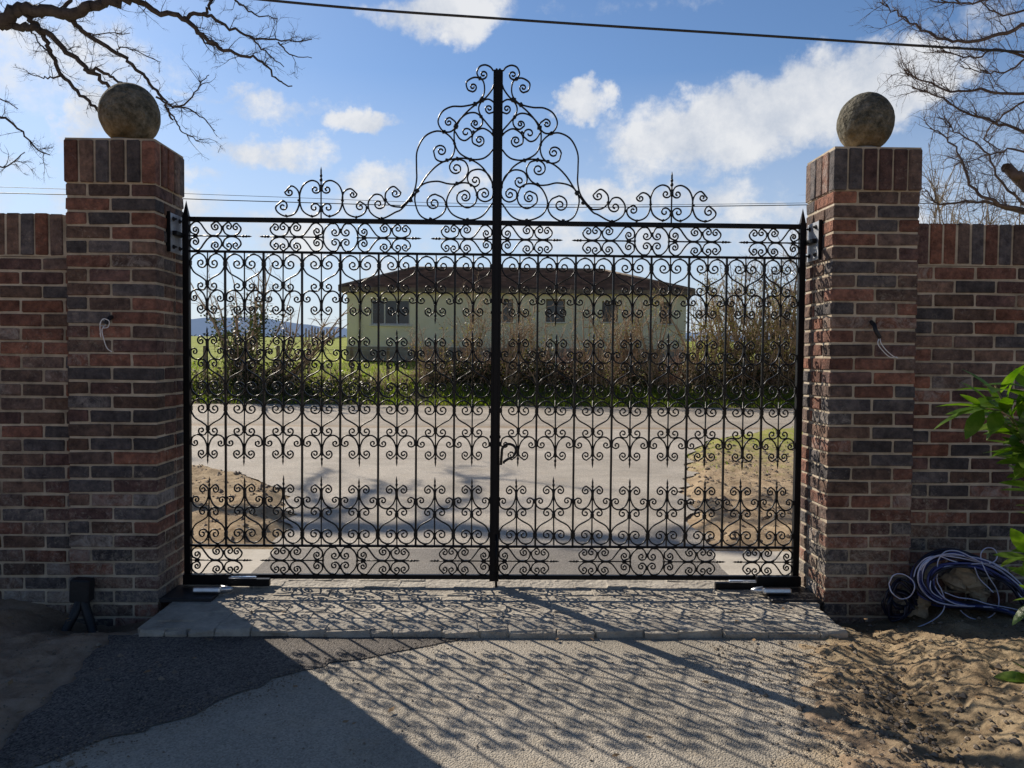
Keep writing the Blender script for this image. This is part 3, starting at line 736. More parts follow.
# crest, traced on the left leaf; x is image px, converted at the gate plane
def c0(x, y): return (250+x/3.938, 40+y/3.938)
def cB(x, y): return (400+x/7.68, 130+y/7.68)
def cA(x, y): return (400+x/10.24, 60+y/10.24)
def T(fn_, L_): return [fn_(*p) for p in L_]
def E_(fn_, x, y, t): q = fn_(x, y); return (q[0], q[1], t)
mir = lambda L_: [(554-x, y) for x, y in L_]
s1 = [(126,632),(99,657),(108,680),(140,694),(175,681),(192,640),(187,596),(160,575),(134,600)]
s2 = [(275,583),(262,560),(235,554),(205,575),(192,618),(203,670),(240,694),(266,683),(274,662)]
crest = [
 (E_(c0,126,656,1.2), T(c0,s1), E_(c0,153,599,1.2)),
 (E_(c0,254,588,1.3), T(c0,s2), E_(c0,250,661,1.15)),
 (E_(c0,554-254,588,1.3), T(c0,mir(s2)), E_(c0,554-250,661,1.15)),
 (E_(c0,431,657,1.2), T(c0,[(431,636),(455,655),(447,682),(415,697),(378,682),(361,640),(366,600),(393,586),(418,606)]), E_(c0,401,608,1.2)),
 (E_(c0,569,603,1.25), T(c0,[(591,600),(562,577),(534,597),(531,628),(552,652),(588,658)])+T(cB,[(10,585),(60,535),(103,468),(122,380),(121,280),(126,160),(180,55),(265,10),(340,22),(398,75),(415,140),(390,210),(330,243),(272,225),(252,165)]), E_(cB,310,162,1.5)),
 (E_(c0,503,645,1.3), T(c0,[(530,640),(513,612),(485,610),(463,640),(472,680),(515,703),(570,678)])+T(cB,[(0,612),(60,548),(130,460),(215,335),(315,250),(440,218),(540,230),(630,290),(705,405)]), None),
 (E_(cB,254,562,1.6), T(cB,[(265,493),(325,525),(348,590),(310,655),(225,690),(145,650),(108,540),(128,460),(185,410),(280,394),(360,412),(425,413),(485,380),(519,310),(495,245),(440,223)]), E_(cB,427,293,1.6)),
 (E_(cB,493,514,1.55), T(cB,[(490,463),(440,490),(437,550),(505,597),(565,570),(585,510),(555,430),(480,405),(400,440),(352,550),(395,645),(510,690),(620,665),(706,560)]), None),
 (E_(cB,642,492,1.3), T(cB,[(642,447),(595,470),(597,525),(645,550),(692,530),(710,475),(690,370),(640,315),(590,302),(535,320),(512,370),(530,418),(570,436)]), E_(cB,570,388,1.3)),
 (E_(cA,845,146,1.3), T(cA,[(800,185),(780,130),(806,70),(860,50),(915,70),(948,110)]), None),
 (E_(cA,737,275,1.3), T(cA,[(735,326),(685,300),(675,225),(755,178),(835,205),(858,290),(840,375),(770,443),(640,474),(520,478),(425,530),(382,630),(425,720),(500,737),(555,695),(562,640),(505,590)]), E_(cA,492,640,1.3)),
 (None, T(cA,[(955,250),(930,310),(865,390),(790,440),(700,510),(615,600),(565,690)])+T(cB,[(410,25),(417,110),(455,180),(540,224),(620,222),(670,195),(708,150)]), None),
 (E_(cA,762,650,1.35), T(cA,[(722,668),(770,703),(820,680),(838,620),(800,560),(740,538),(660,560),(580,640),(550,715)])+T(cB,[(425,25),(455,68),(497,80),(545,45)]), E_(cB,500,20,1.1)),
 (E_(cB,603,78,1.5), T(cB,[(600,126),(552,95),(558,30),(622,-12),(680,10),(715,50)]), None),
 (E_(cA,905,497,1.3), T(cA,[(905,548),(955,525),(962,450),(900,402),(830,425),(798,490),(815,560),(870,635),(950,730)]), None),
]
def leaf(sgn):
    # sgn -1 left leaf, +1 right leaf. local x measured in world; root at hinge foot
    YG = 4.33
    rx = sgn*1.7225
    root = empty('gate_leaf', (rx, YG, 0))
    tag(root, 'left leaf of the black wrought iron gates, scrollwork without a handle' if sgn < 0 else 'right leaf of the black wrought iron gates, with the curled handle by the centre post', 'gate', 'pair of iron gate leaves')
    X = lambda x: sgn*x - rx        # x = distance from the gate centre line
    def part(name, mb, mat='iron'):
        return mb.build(name, M[mat], root)
    # hinge stile, pointed
    mb = MB(); h = .0175
    mb.box((0,0,(ZB-.015+ZT+.02)/2), (h, h, (ZT+.02-ZB+.015)/2), None, .003)
    z = ZT+.02; n0 = len(mb.v)
    mb.v += [Vector((-h*.8,-h*.8,z)),Vector((h*.8,-h*.8,z)),Vector((h*.8,h*.8,z)),Vector((-h*.8,h*.8,z)),Vector((0,0,z+.085))]
    for a, b in ((0,1),(1,2),(2,3),(3,0)): mb.face([n0+a, n0+b, n0+4])
    part('hinge_stile', mb, 'frame')
    ztop = at(496, 71, YG).z
    mb = MB(); mb.box((X(.0135),0,(ZB-.02+ztop)/2), (.0129, .025, (ztop-ZB+.02)/2), None, .003)
    mb.box((X(.009),-.0,ztop+.004), (.006,.012,.008), None, .003)
    for zz_ in (EYE+.95, EYE+1.25, EYE+.25, EYE-.45, EYE-.8): mb.box((X(.028),0,zz_), (.0035,.008,.008), None, .002)
    part('meeting_stile', mb, 'frame')
    if sgn < 0:
        mb = MB(); mb.box((X(.0),-.028,(ZB-.02+ztop)/2), (.013, .003, (ztop-ZB+.02)/2-.002), None, .002); part('cover_strip', mb, 'frame')
    x0, x1 = .0265, 1.7225-.0172
    for nm, z, hz, hy, mt in (('top_rail',ZT,.0125,.0125,'frame'),('upper_rail',Z2,.0065,.009,'frame'),('lower_rail',Z3,.0065,.009,'frame'),('bottom_rail',ZB,.0125,.0125,'frame')):
        mb = MB(); mb.box((X((x0+x1)/2),0,z), ((x1-x0)/2, hy, hz), None, .002)
        part(nm, mb, mt)
    for k in range(1, 8):
        mb = MB(); mb.box((0,0,(Z2+Z3)/2), (.0055,.0055,(Z2-Z3)/2-.0065))
        o = part('vertical_bar', mb); o.location = (X(k*Pc+G), 0, 0)
    zm = EYE + at(496, 399.5, YG).z - EYE
    for k in range(8):
        a = k*Pc+G if k else x0; b = (k+1)*Pc+G if k < 7 else x1
        xc = (a+b)/2; sx_ = (b-a)/Pc
        for z, s in ((Z2-.0065, 1), (zm+.002, -1), (zm-.002, 1), (Z3+.0065, -1)):
            jit = rnd.uniform(.97, 1.02)
            if z == Z2-.0065: jit *= 1.0
            o = inst(CL, root, 'scroll_cluster', (X(xc), 0, z), sx_, s)
            o.rotation_euler = (0, rnd.gauss(0,.010), 0); o.location.x += rnd.gauss(0,.0012); o.location.z += rnd.gauss(0,.001)
            q = inst(SP, o, 'spear', (0,0,0), 1, jit)
    for zmid, flip in (((ZT-.0125+Z2+.0065)/2, 1), ((Z3-.0065+ZB+.0125)/2, 1)):
        hh = ((ZT-.0125)-(Z2+.0065))/2 if zmid > 1 else ((Z3-.0065)-(ZB+.0125))/2
        sz = hh/(79*K)
        xm = 4*Pc+G
        inst(RU, root, 'ring_scroll', (X(xm), 0, zmid), 1, sz)
        wr = 99*K
        inst(BU, root, 'band_scroll', (X(x1), 0, zmid), -sgn*.97, sz)
        inst(BU, root, 'band_scroll', (X(xm+wr), 0, zmid), sgn*1.0, sz)
        inst(BU, root, 'band_scroll', (X(xm-wr), 0, zmid), -sgn*1.0, sz)
        inst(BU, root, 'band_scroll', (X(x0), 0, zmid), sgn*.97, sz)
    # crest
    c_x = at(496.2, 222, YG).x
    for e1, pts, e2 in crest:
        p2 = scroll2d(e1, pts, e2, 8)
        mb = MB()
        def tz(p):
            w_ = at(p.x, p.y, YG); return Vector((X(-(w_.x-c_x)), 0, w_.z))
        q3 = [tz(p) for p in p2]
        mb.tube(q3, [1.05]*len(q3), 6, flat=(A_, B_))
        # blacksmith's pads where scrolls touch
        part('crest_scroll', mb)
    for fn_, x, y, r in [(c0,140,693,1),(c0,190,632,1),(c0,240,694,1),(c0,310,694,1),(c0,361,632,1),(c0,415,698,1),(c0,458,660,1),(c0,515,702,1),(c0,531,628,1),(c0,655,594,1.6),(c0,630,632,1.4),(c0,708,705,1.2),(c0,853,707,1.2),
                         (cB,330,14,1.3),(cB,413,105,1),(cB,355,232,1.3),(cB,435,221,1.4),(cB,535,228,1.4),(cB,512,345,1),(cB,432,410,1.3),(cB,540,425,1),(cB,585,500,1),(cB,348,570,1),(cA,835,405,1.8),(cA,762,450,1.5),(cA,565,680,1.7),(cA,445,735,1.3),(cA,822,580,1.2),(cA,810,188,1.3),(cA,745,735,1)]:
        q = fn_(x, y); w_ = at(q[0], q[1], YG); mb = MB()
        mb.box((X(-(w_.x-c_x)), 0, w_.z), (.0075*r, .010, .0065*r), Matrix.Rotation(sgn*rnd.uniform(-.7,.7),3,'Y'), .003)
        part('collar', mb)
    # finial
    fb = at(320.3, 216, YG); ft = at(320.3, 166.5, YG)
    mb = MB(); x = X(-(fb.x-c_x)); z = ZT+.012
    mb.tube([(x,0,z),(x,0,ft.z-.05)], .0045, 6); knot(mb, x, at(320,209,YG).z, .008,.015); knot(mb, x, at(320,188,YG).z, .009,.017)
    mb.tube([(x,0,ft.z-.085),(x,0,ft.z-.078),(x,0,ft.z-.07),(x,0,ft.z-.062)], [.0045,.009,.009,.0045], 6)
    mb.tube([(x,0,ft.z-.06),(x,0,ft.z-.054),(x,0,ft.z-.048),(x,0,ft.z-.04)], [.0045,.008,.008,.0045], 6)
    mb.tube([(x,0,ft.z-.05),(x,0,ft.z-.02),(x,0,ft.z)], [.005,.005,.0005], 6)
    part('crest_finial', mb)
    if sgn > 0:
        def h(x, y): return (486+x/5.9, 370+y/5.9)
        p2 = scroll2d(None, T(h,[(88,560),(92,505),(98,460),(130,437),(165,448),(177,475),(160,508),(130,525),(108,540),(104,552)]), None, 8)
        mb = MB(); q3 = []
        for p in p2:
            w_ = at(p.x, p.y, YG-.03); q3.append(Vector((w_.x-rx, -.032, w_.z)))
        mb.tube(q3, [.0075]*(len(q3)-6)+[.007,.0065,.006,.005,.006,.007], 8)
        part('handle', mb)
        mb = MB(); z0 = at(494,460,YG).z
        mb.box((X(.004),-.026,z0), (.011,.004,.07), None, .002); part('lock_plate', mb, 'frame')
        mb = MB(); mb.tube([(X(.012),-.033,ZB+.25),(X(.012),-.033,.03)], .007, 8); mb.box((X(.012),-.028,ZB+.2),(.014,.008,.01)); mb.box((X(.012),-.028,ZB+.02),(.014,.008,.01)); part('drop_bolt', mb, 'frame')
    return root
leaf(-1); leaf(1)
for q in (CL, SP, BU, RU): bpy.data.objects.remove(q)
bpy.data.objects.remove(tmp)

# hinges on the pillars
def hinge(pil, xf, sgn, zc):
    s = -sgn; off = Vector((xf, 4.255, zc))-pil.location
    mb = MB(); mb.box((s*.005,0,0), (.005,.085,.105), None, .002); root = mb.build('hinge', M['steel'], pil); root.location = off
    mb = MB(); mb.box((s*.006,-.088,0), (.012,.0035,.107), None, .001); mb.build('plate_flange', M['frame'], root)
    mb = MB(); mb.box((s*.018,.015,0), (.016,.06,.012), None, .003); mb.build('hinge_arm', M['frame'], root)
    for y in (-.035,.045):
        for z in (-.075,.075):
            mb = MB(); mb.tube([(s*.009,y,z),(s*.017,y,z)], .012, 6, sm=False); mb.tube([(s*.016,y,z),(s*.030,y,z)], .006, 8); mb.build('bolt', M['black_plastic'], root)
hinge(pl, -1.76, -1, 1.985)
hinge(pr, 1.765, 1, 1.985)
# ground gate operators
def operator(sgn, label, shoe, bar, strip, plate):
    root = empty('gate_motor', (sgn*1.62, 4.22, .03)); tag(root, label, 'gate motor', 'gate motors at the gate feet'); b = root.location
    def bx(name, px0, px1, py, Y, hy, hz, mat, ch=.003, par=root):
        p0, p1 = at(px0, py, Y), at(px1, py, Y); c = (p0+p1)/2-b
        mb = MB(); mb.box(c, (abs(p1.x-p0.x)/2, hy, hz), None, ch); return mb.build(name, M[mat], par)
    mb = MB(); mb.box((sgn*.0,-.065,.006), (.135,.125,.012), None, .004); mb.build('ground_box', M['black_plastic'], root)
    bx('gate_shoe', shoe[0], shoe[1], shoe[2], 4.27, .02, .028, 'frame')
    bx('stop_bar', bar[0], bar[1], bar[2], 4.26, .016, .020, 'frame')
    bx('steel_strip', strip[0], strip[1], strip[2], 4.25, .012, .006, 'steel_bright')
    p0, p1 = at(plate[0], plate[2], 4.15), at(plate[1], plate[2], 4.15); c = (p0+p1)/2-b; hw = abs(p1.x-p0.x)/2
    mb = MB(); mb.box(c+Vector((0,0,.0)), (hw*.8, .05, .016), Matrix.Rotation(-.3,3,'X'), .008)
    mb.tube([c+Vector((-sgn*hw*.7,0,.004)), c+Vector((-sgn*hw*1.05,.01,.002)), c+Vector((-sgn*hw*1.35,.015,.0))], [.022,.016,.008], 10); mb.build('steel_arm', M['steel_bright'], root)
operator(-1, 'black gate motor box with bright steel arm by the foot of the left pillar', (184,232,579), (228,270,582), (229,256,577.5), (192,226,590))
operator(1, 'black gate motor box with bright steel arm by the foot of the right pillar', (756,800,581), (715,757,586), (729,756,581.5), (758,792,591))

# wires from the pillars
def P3(px, py, Y): return at(px, py, Y)
def smooth3(pts, n=8):
    P = [Vector(p) for p in pts]; P = [P[0]*2-P[1]]+P+[P[-1]*2-P[-2]]; o = []
    for i in range(1, len(P)-2):
        p0, p1, p2, p3 = P[i-1], P[i], P[i+1], P[i+2]
        for k in range(n):
            t = k/n; o.append(.5*((2*p1)+(p2-p0)*t+(2*p0-5*p1+4*p2-p3)*t*t+(3*p1-p0-3*p2+p3)*t**3))
    o.append(P[-2]); return o
def wire_thing(px, py, pts, label, sleeve):
    b = P3(px, py, 4.02); root = empty('light_cable', b); tag(root, label, 'cable', 'cable ends left for pillar lights')
    mb = MB(); q = [P3(*p) - b for p in sleeve]; mb.tube(smooth3(q), .011, 10); mb.build('sleeve', M['black_plastic'], root)
    for strand in pts:
        mb = MB(); mb.tube(smooth3([P3(*p)-b for p in strand]), .0026, 6); mb.build('wire', M['white_wire'], root)
wire_thing(108, 322, [[(107,322,4.01),(102,320,3.98),(100,327,3.97),(101,337,3.98),(100,333,3.98)],[(106,324,4.0),(102,330,3.97),(104,340,3.97),(107,348,3.98),(112,352,3.99)],[(106,326,4.0),(100,325,3.96),(103,319,3.96),(109,321,3.97),(108,327,3.98),(103,328,3.97)]],
    'looped white wire hanging from a black sleeve in the left pillar', [(113,317,4.05),(110,318,4.01),(107,321,3.985),(106,324,3.98)])
wire_thing(873, 325, [[(880,338,3.98),(881,343,3.97),(886,350,3.97),(893,356,3.98),(898,358,3.98)],[(879,338,3.98),(878,344,3.97),(883,351,3.98),(890,357,3.985),(897,357,4.0)]],
    'pair of white wires hanging from a black sleeve in the right pillar', [(870,321,4.05),(874,325,4.0),(876,331,3.98),(880,338,3.98)])

# black conduits at the left pillar
root = empty('ground_conduit', (-2.12, 3.93, 0)); tag(root, 'black box with two black pipes going into the soil at the left pillar foot', 'conduit')
b = root.location
mb = MB(); a = at(82, 590, 3.98)-b; mb.box(a, (.05,.035,.06), Matrix.Rotation(.05,3,'Y'), .008); mb.build('junction_box', M['black_plastic'], root)
for pts in ([(80,600,3.97),(74,615,3.93),(66,630,3.9),(58,648,3.86)],[(84,600,3.97),(87,612,3.95),(91,625,3.93),(95,642,3.9)]):
    mb = MB(); q = smooth3([at(*p)-b for p in pts], 14); mb.tube(q, [.021+.004*(i % 2) for i in range(len(q))], 10); mb.build('pipe', M['black_plastic'], root)

# cable heap on the right
heap = empty('cable_coil', (2.55, 3.9, 0)); tag(heap, 'heap of dark blue and black cables coiled against the right wall', 'cable coil')
b = heap.location
def g0(x, y): return (870+x/6.4, 530+y/6.4)
def addw(root, b, L_, Y, r, mat, name='cable_loop'):
    pts = []
    for i, (x, y) in enumerate(L_):
        px, py = g0(x, y); pts.append(at(px, py, Y+rnd.uniform(-.025,.025))-b)
    mb = MB(); mb.tube(smooth3(pts), r, 6); mb.build(name, M[mat], root)
for i in range(13):
    jx = rnd.uniform(-18,18); jy = rnd.uniform(-14,14); s = rnd.uniform(.9,1.08)
    loop = [(980,420),(900,330),(800,240),(690,190),(560,150),(430,150),(330,210),(290,300),(320,400),(420,460),(560,480),(700,480),(830,510),(940,560),(1020,600)]
    L_ = [(650+(x-650)*s+jx, 340+(y-340)*s+jy+rnd.uniform(-8,8)) for x, y in loop]
    addw(heap, b, L_, 3.93+rnd.uniform(-.05,.06), rnd.choice((.006,.007,.008)), rnd.choice(('blue_wire','dark_wire','dark_wire','blue_wire')))
for i in range(5):
    jx = rnd.uniform(-16,16); jy = rnd.uniform(-12,12)
    L_ = [(x+jx, y+jy+rnd.uniform(-8,8)) for x, y in [(1030,430),(940,340),(830,250),(700,195),(560,165),(430,165),(350,220),(320,300),(345,380),(430,450),(560,485),(720,490),(850,520),(960,570)]]
    addw(heap, b, L_, 3.87, .0036, 'pale_wire' if i < 3 else 'blue_wire')
for i in range(9):
    loop = [(1030,520),(930,370),(820,300),(700,240),(560,225),(440,250),(390,330),(430,420),(540,470),(700,500),(860,520),(1040,590)]
    s = rnd.uniform(.92,1.06); jx = rnd.uniform(-14,14); jy = rnd.uniform(-12,12)
    addw(heap, b, [(650+(x-650)*s+jx, 360+(y-360)*s+jy+rnd.uniform(-6,6)) for x, y in loop], 3.90+rnd.uniform(-.04,.05), .006, rnd.choice(('blue_wire','dark_wire')))
for i in range(7):   # black twist at the left of the heap
    cx_, cy_ = 190+rnd.uniform(-30,40), 430+rnd.uniform(-60,60)
    L_ = [(cx_+rnd.uniform(60,110)*math.cos(a*1.1), cy_+rnd.uniform(70,120)*math.sin(a*1.1)) for a in range(7)]
    addw(heap, b, L_, 3.95, .007, 'dark_wire')
pale = empty('wire_coil', (2.5, 3.85, 0)); tag(pale, 'thin pale lilac wire looping over the dark cable heap', 'wire')
b = pale.location
for L_ in ([(120,345),(150,290),(210,283),(270,320),(285,370),(255,425),(195,440),(140,400),(120,345)],
           [(280,300),(300,240),(360,180),(440,168),(520,195),(600,215),(700,215),(790,205),(815,160),(790,120),(745,115),(712,145),(712,195),(730,240),(760,300),(810,380),(825,460),(800,530),(730,572),(650,565),(600,535),(580,515)],
           [(435,265),(435,200),(480,140),(560,135),(650,175),(720,215)],
           [(555,232),(480,235),(410,280),(385,350),(400,400),(460,440)],
           [(430,270),(430,330),(460,390),(480,470),(450,540),(360,600),(210,650),(120,672)],
           [(480,400),(560,430),(660,445),(760,475),(900,500),(1010,530)],
           [(400,310),(420,370),(470,430),(540,470),(620,485)],
           [(670,240),(700,310),(760,370),(790,400)],
           [(800,225),(880,270),(960,340),(1030,400)],
           [(860,300),(920,350),(960,420),(1020,470)]):
    addw(pale, b, L_, 3.86, .0030, 'pale_wire', 'wire_loop')
# rubble stones behind the cables
def rock(c, r, mat, name, label=None, cat='stone', group=None, squash=(1,.8,.7)):
    mb = MB(); n, k = 12, 8; sd = rnd.uniform(0,50)
    for j in range(k+1):
        th_ = math.pi*j/k
        for i in range(n):
            ph = 2*math.pi*i/n; d = Vector((math.sin(th_)*math.cos(ph), math.sin(th_)*math.sin(ph), math.cos(th_)))
            q = r*(1+.45*noise.noise(d*1.6+Vector((sd,0,0)))+.12*noise.noise(d*5+Vector((0,sd,0))))
            mb.v.append(Vector((d.x*q*squash[0], d.y*q*squash[1], d.z*q*squash[2])))
    for j in range(k):
        for i in range(n): mb.face([j*n+i, (j+1)*n+i, (j+1)*n+(i+1) % n, j*n+(i+1) % n], False)
    o = mb.build(name, M[mat]); o.location = c; o.rotation_euler = (rnd.uniform(-.3,.3), rnd.uniform(-.3,.3), rnd.uniform(0,6))
    if label: tag(o, label, cat, group)
    return o
for (x, y, r) in ((600,290,.075),(650,340,.07),(540,330,.06),(690,400,.06),(300,440,.065),(330,510,.05),(250,510,.05),(690,510,.06),(520,530,.05)):
    px, py = g0(x, y); rock(at(px, py, 4.0), r, 'rock', 'rubble_stone', 'buff lump of rubble lying among the cables by the right wall', 'stone', 'rubble stones under the cables')
rock(at(66,647,3.75), .02, 'white_stone', 'white_stone', 'small white stone in front of the black pipes')
rock(at(56,651,3.74), .011, 'white_stone', 'white_stone', 'tiny white stone left of the small white stone')
# gravel and crumbs (uncountable)
mb = MB()
def crumb(x, y, z, r):
    n0 = len(mb.v)
    for d in ((1,0,0),(0,1,0),(-1,0,0),(0,-1,0),(0,0,1),(0,0,-1)):
        q = r*rnd.uniform(.6,1.2); mb.v.append(Vector((x+d[0]*q, y+d[1]*q, z+d[2]*q*.7)))
    for f in ((0,1,4),(1,2,4),(2,3,4),(3,0,4),(1,0,5),(2,1,5),(3,2,5),(0,3,5)): mb.face([n0+i for i in f])
for i in range(5200):
    if rnd.random() < .7: x = rnd.uniform(1.0, 3.2); y = rnd.uniform(1.9, 4.0)
    else: x = rnd.uniform(-3.0, -1.3); y = rnd.uniform(1.9, 4.0)
    r = rnd.choice((.003,.004,.005,.006,.008)) if rnd.random() < .97 else rnd.uniform(.012,.02)
    crumb(x, y, max(terrain(x, y), 0.0 if paved(x, y) else -9)+r*.3, r)
for i in range(700):   # loose chippings along the ragged tarmac seam
    y = rnd.uniform(2.3, 3.6); x = (lerp(-1.50, -.72, (y-2.42)/.86) if y < 3.28 else -.72+1.9*(y-3.28))+rnd.gauss(0,.07); crumb(x, y, .006, rnd.uniform(.002,.006))
for i in range(420):   # crumbled clods along the drive edge
    y = rnd.uniform(2.1, 3.2); x = right_edge(y)+rnd.gauss(.12,.16); crumb(x, y, max(terrain(x, y),0)+.004, rnd.uniform(.006,.016))
for i in range(1300):
    x = rnd.uniform(-1.6,1.6); y = rnd.uniform(1.9,3.58)
    crumb(x, y, .002, rnd.choice((.0018,.0025,.0035,.0035,.006)))
for i in range(5500):
    sd_ = rnd.choice((-1,1)); x = sd_*rnd.uniform(1.5,5); y = rnd.uniform(5.3,12)
    if paved(x, y): continue
    crumb(x, y, terrain(x, y), rnd.choice((.006,.009,.012,.02,.03)))
o = mb.build('gravel', M['pebble']); tag(o, kind='stuff')

mb = MB(); rl = random.Random(77)
for i in range(150):
    x = rl.uniform(-2.6, 2.9); y = rl.uniform(2.2, 3.95)
    if abs(x) < 1.2 and rl.random() < .6: continue
    z = max(terrain(x, y), .006)+.008
    if 3.58 < y and abs(x) < 1.72: z = .040
    a = rl.uniform(0, 6.28); l = rl.uniform(.010,.022); u = Vector((math.cos(a), math.sin(a), rl.uniform(-.2,.3)))*l; v_ = Vector((-math.sin(a), math.cos(a), rl.uniform(-.3,.3)))*l*.5
    c = Vector((x,y,z)); mb.quad([c-u, c+v_, c+u, c-v_])
o = mb.build('fallen_leaves', simple('dead_leaf', [(.3,(.16,.09,.04)),(.7,(.40,.26,.13))], .8, 3)); tag(o, kind='stuff')
# ------------------------------------------------------------------ trees and shrubs
def branch(mb, pts, r0, r1, n=5):
    q = smooth3(pts, 5); N_ = len(q)
    for i in range(1, N_-1): q[i] = q[i]+Vector((rg.gauss(0,1), rg.gauss(0,1), rg.gauss(0,1)))*min(.035, .008+r0*.22)
    mb.tube(q, [r0+(r1-r0)*(i/(N_-1))**.85 for i in range(N_)], n, cap=False)
    return q
def twigs(mb, q, r0, depth, rg, count, length, up_bias=.25, plane=.5, droop=0):
    N_ = len(q)
    for _ in range(count):
        i = rg.randint(int(N_*.12), N_-2)
        t = (q[i+1]-q[i]).normalized()
        d = Vector((rg.gauss(0,1), rg.gauss(0,plane), rg.gauss(0,1)))
        d = (t*.9+d*.75+Vector((0,0,up_bias))).normalized()
        L_ = length*rg.uniform(.45,1.15)
        k = 5; p = q[i].copy(); pts = [p.copy()]
        for s in range(k):
            d = (d+Vector((rg.gauss(0,.28),rg.gauss(0,.22),rg.gauss(0,.28)-droop))).normalized()
            p = p+d*L_/k; pts.append(p.copy())
        r = r0*rg.uniform(.7,1)
        n0 = 4 if depth > 1 else 3
        mb.tube(pts, [r*(1-.85*s/k) for s in range(k+1)], n0, cap=False, sm=True)
        if depth > 0: twigs(mb, pts, r*.62, depth-1, rg, rg.randint(3,5), L_*.6, up_bias, plane, droop)
rg = random.Random(11)
def limb_tree(name, Y, trunk, guides, mat, label, scale_tw, ntw, tr0, depth=2, jitY=.6):
    root = empty(name, trunk[0]); tag(root, label, 'tree'); b = Vector(trunk[0])
    mb = MB(); mb.tube([Vector(p)-b for p in smooth3(trunk, 6)], [lerp(.42,.20,i/(len(trunk)*6-6)) for i in range((len(trunk)-1)*6+1)], 10)
    mb.build('trunk', M[mat], root)
    mb = MB(); tw = MB()
    for pts, w0, w1, dz in guides:
        P = []
        for i, (x, y) in enumerate(pts): P.append(at(x, y, Y+dz*i/(len(pts)-1)+rg.uniform(-.05,.05))-b)
        q = branch(mb, P, w0/F*Y/2, w1/F*Y/2, 7)
        ln = sum((q[i+1]-q[i]).length for i in range(len(q)-1))
        twigs(tw, q, tr0, depth, rg, max(3, int(ntw*ln)), scale_tw)
    mb.build('limb', M[mat], root); tw.build('twig_crown', M[mat], root)
    return root
GL = [([(-90,60),(-40,38),(0,21),(20,10),(40,11),(65,12),(90,8),(110,3),(131,-3),(150,-14)],15,8,-.3),
 ([(-10,24),(12,25),(31,27),(42,31)],9,6,0),
 ([(22,10),(32,20),(42,33),(50,50),(62,75),(81,94),(97,110),(106,122)],6,2.5,.5),
 ([(31,26),(53,37),(72,55),(90,70),(106,84),(112,95)],6.5,3,.3),
 ([(84,69),(103,73),(119,81),(135,96)],4,1.8,.3),
 ([(60,12),(72,20),(85,33),(103,44),(125,59),(144,77),(159,94),(170,112),(173,120)],6,1.8,.5),
 ([(156,97),(172,106),(187,109),(203,118),(215,131)],2.2,.9,.3),
 ([(172,108),(190,100),(200,84),(209,75)],2,.8,.2),
 ([(168,108),(176,122),(184,133),(200,142)],2,.8,.2),
 ([(110,0),(131,-2),(156,12),(184,19),(203,34),(219,47),(240,55),(262,61),(275,78),(292,86)],7,1.2,-.4),
 ([(184,18),(203,14),(225,25),(250,37),(281,41),(312,39)],4.5,1,.3),
 ([(203,14),(210,6),(211,-6)],3.5,2.5,.1),
 ([(250,37),(265,51),(284,67)],2.2,.8,.3),([(278,42),(292,55),(312,58)],1.8,.7,.3),
 ([(228,-8),(240,4),(255,14),(278,19)],2.5,.9,.2),
 ([(196,28),(205,42),(222,48)],2.5,1.5,.2),
 ([(60,76),(45,78),(28,73)],2,.8,.2),([(52,55),(40,44),(30,30)],2,1,.2),
 ([(-60,95),(-20,108),(0,117),(19,128),(34,147),(50,155)],4,.9,.4),([(-30,90),(0,98),(18,109)],2,.8,.3),
 ([(-60,140),(-20,160),(6,166),(25,152)],3,.8,.3),([(60,10),(75,-5),(90,-20)],4,3,0),([(75,26),(95,34),(130,33)],2,.7,.2),([(120,57),(118,48),(134,50),(160,62)],1.8,.7,.2)]
def atp(x, y, Y): p = at(x, y, Y); return (p.x, p.y, p.z)
p0 = at(-90,60,16.4)
limb_tree('oak_tree', 16.4, [(p0.x-1.4,16.4,0),(p0.x-1.2,16.5,2.5),(p0.x-.8,16.4,5),(p0.x-.1,16.4,p0.z),(p0.x+.1,16.7,p0.z+3.2)], GL, 'bark', 'large bare oak reaching dark limbs behind the left stone ball', .60, 5.0, .010, 2)
GR = [([(1110,30),(1040,22),(1000,35),(960,42),(925,32),(900,16),(880,2)],5.5,1,.3),
 ([(1110,110),(1040,96),(990,91),(950,90),(918,78),(905,70)],4,1,.3),
 ([(1100,60),(1040,62),(1000,50),(970,58),(940,50)],4,1,.3),
 ([(1110,150),(1040,135),(1000,123),(965,112),(938,96),(912,88)],4,1,.3),
 ([(1120,260),(1060,215),(1024,184),(1006,168)],14,10,.1),
 ([(1100,235),(1040,215),(1000,204),(975,190),(962,160),(950,140),(930,128)],5,1,.3),
 ([(1100,225),(1024,212),(985,203),(940,203),(925,190)],5,1,.3),
 ([(1024,205),(1000,180),(985,150),(960,135),(940,118)],3,.8,.3),
 ([(1100,0),(1050,-10),(1000,-4),(960,4),(930,-4)],4,1,.3),
 ([(1040,95),(1010,110),(985,135),(1000,150)],2.5,.8,.3),([(1030,10),(1000,14),(980,0)],2.5,1,.3),([(1060,170),(1020,150),(990,155),(955,165)],3,.8,.3),([(1040,45),(1010,70),(985,72),(960,66)],2.5,.8,.2)]
p0 = at(1120,240,12)
limb_tree('oak_tree', 12, [(p0.x+1.0,12,0),(p0.x+.8,12.1,2.2),(p0.x+.3,12,p0.z),(p0.x+.5,12.3,p0.z+3)], GR, 'bark_right', 'bare tree with a sawn-off limb rising beyond the right wall', .60, 13, .0075, 2)

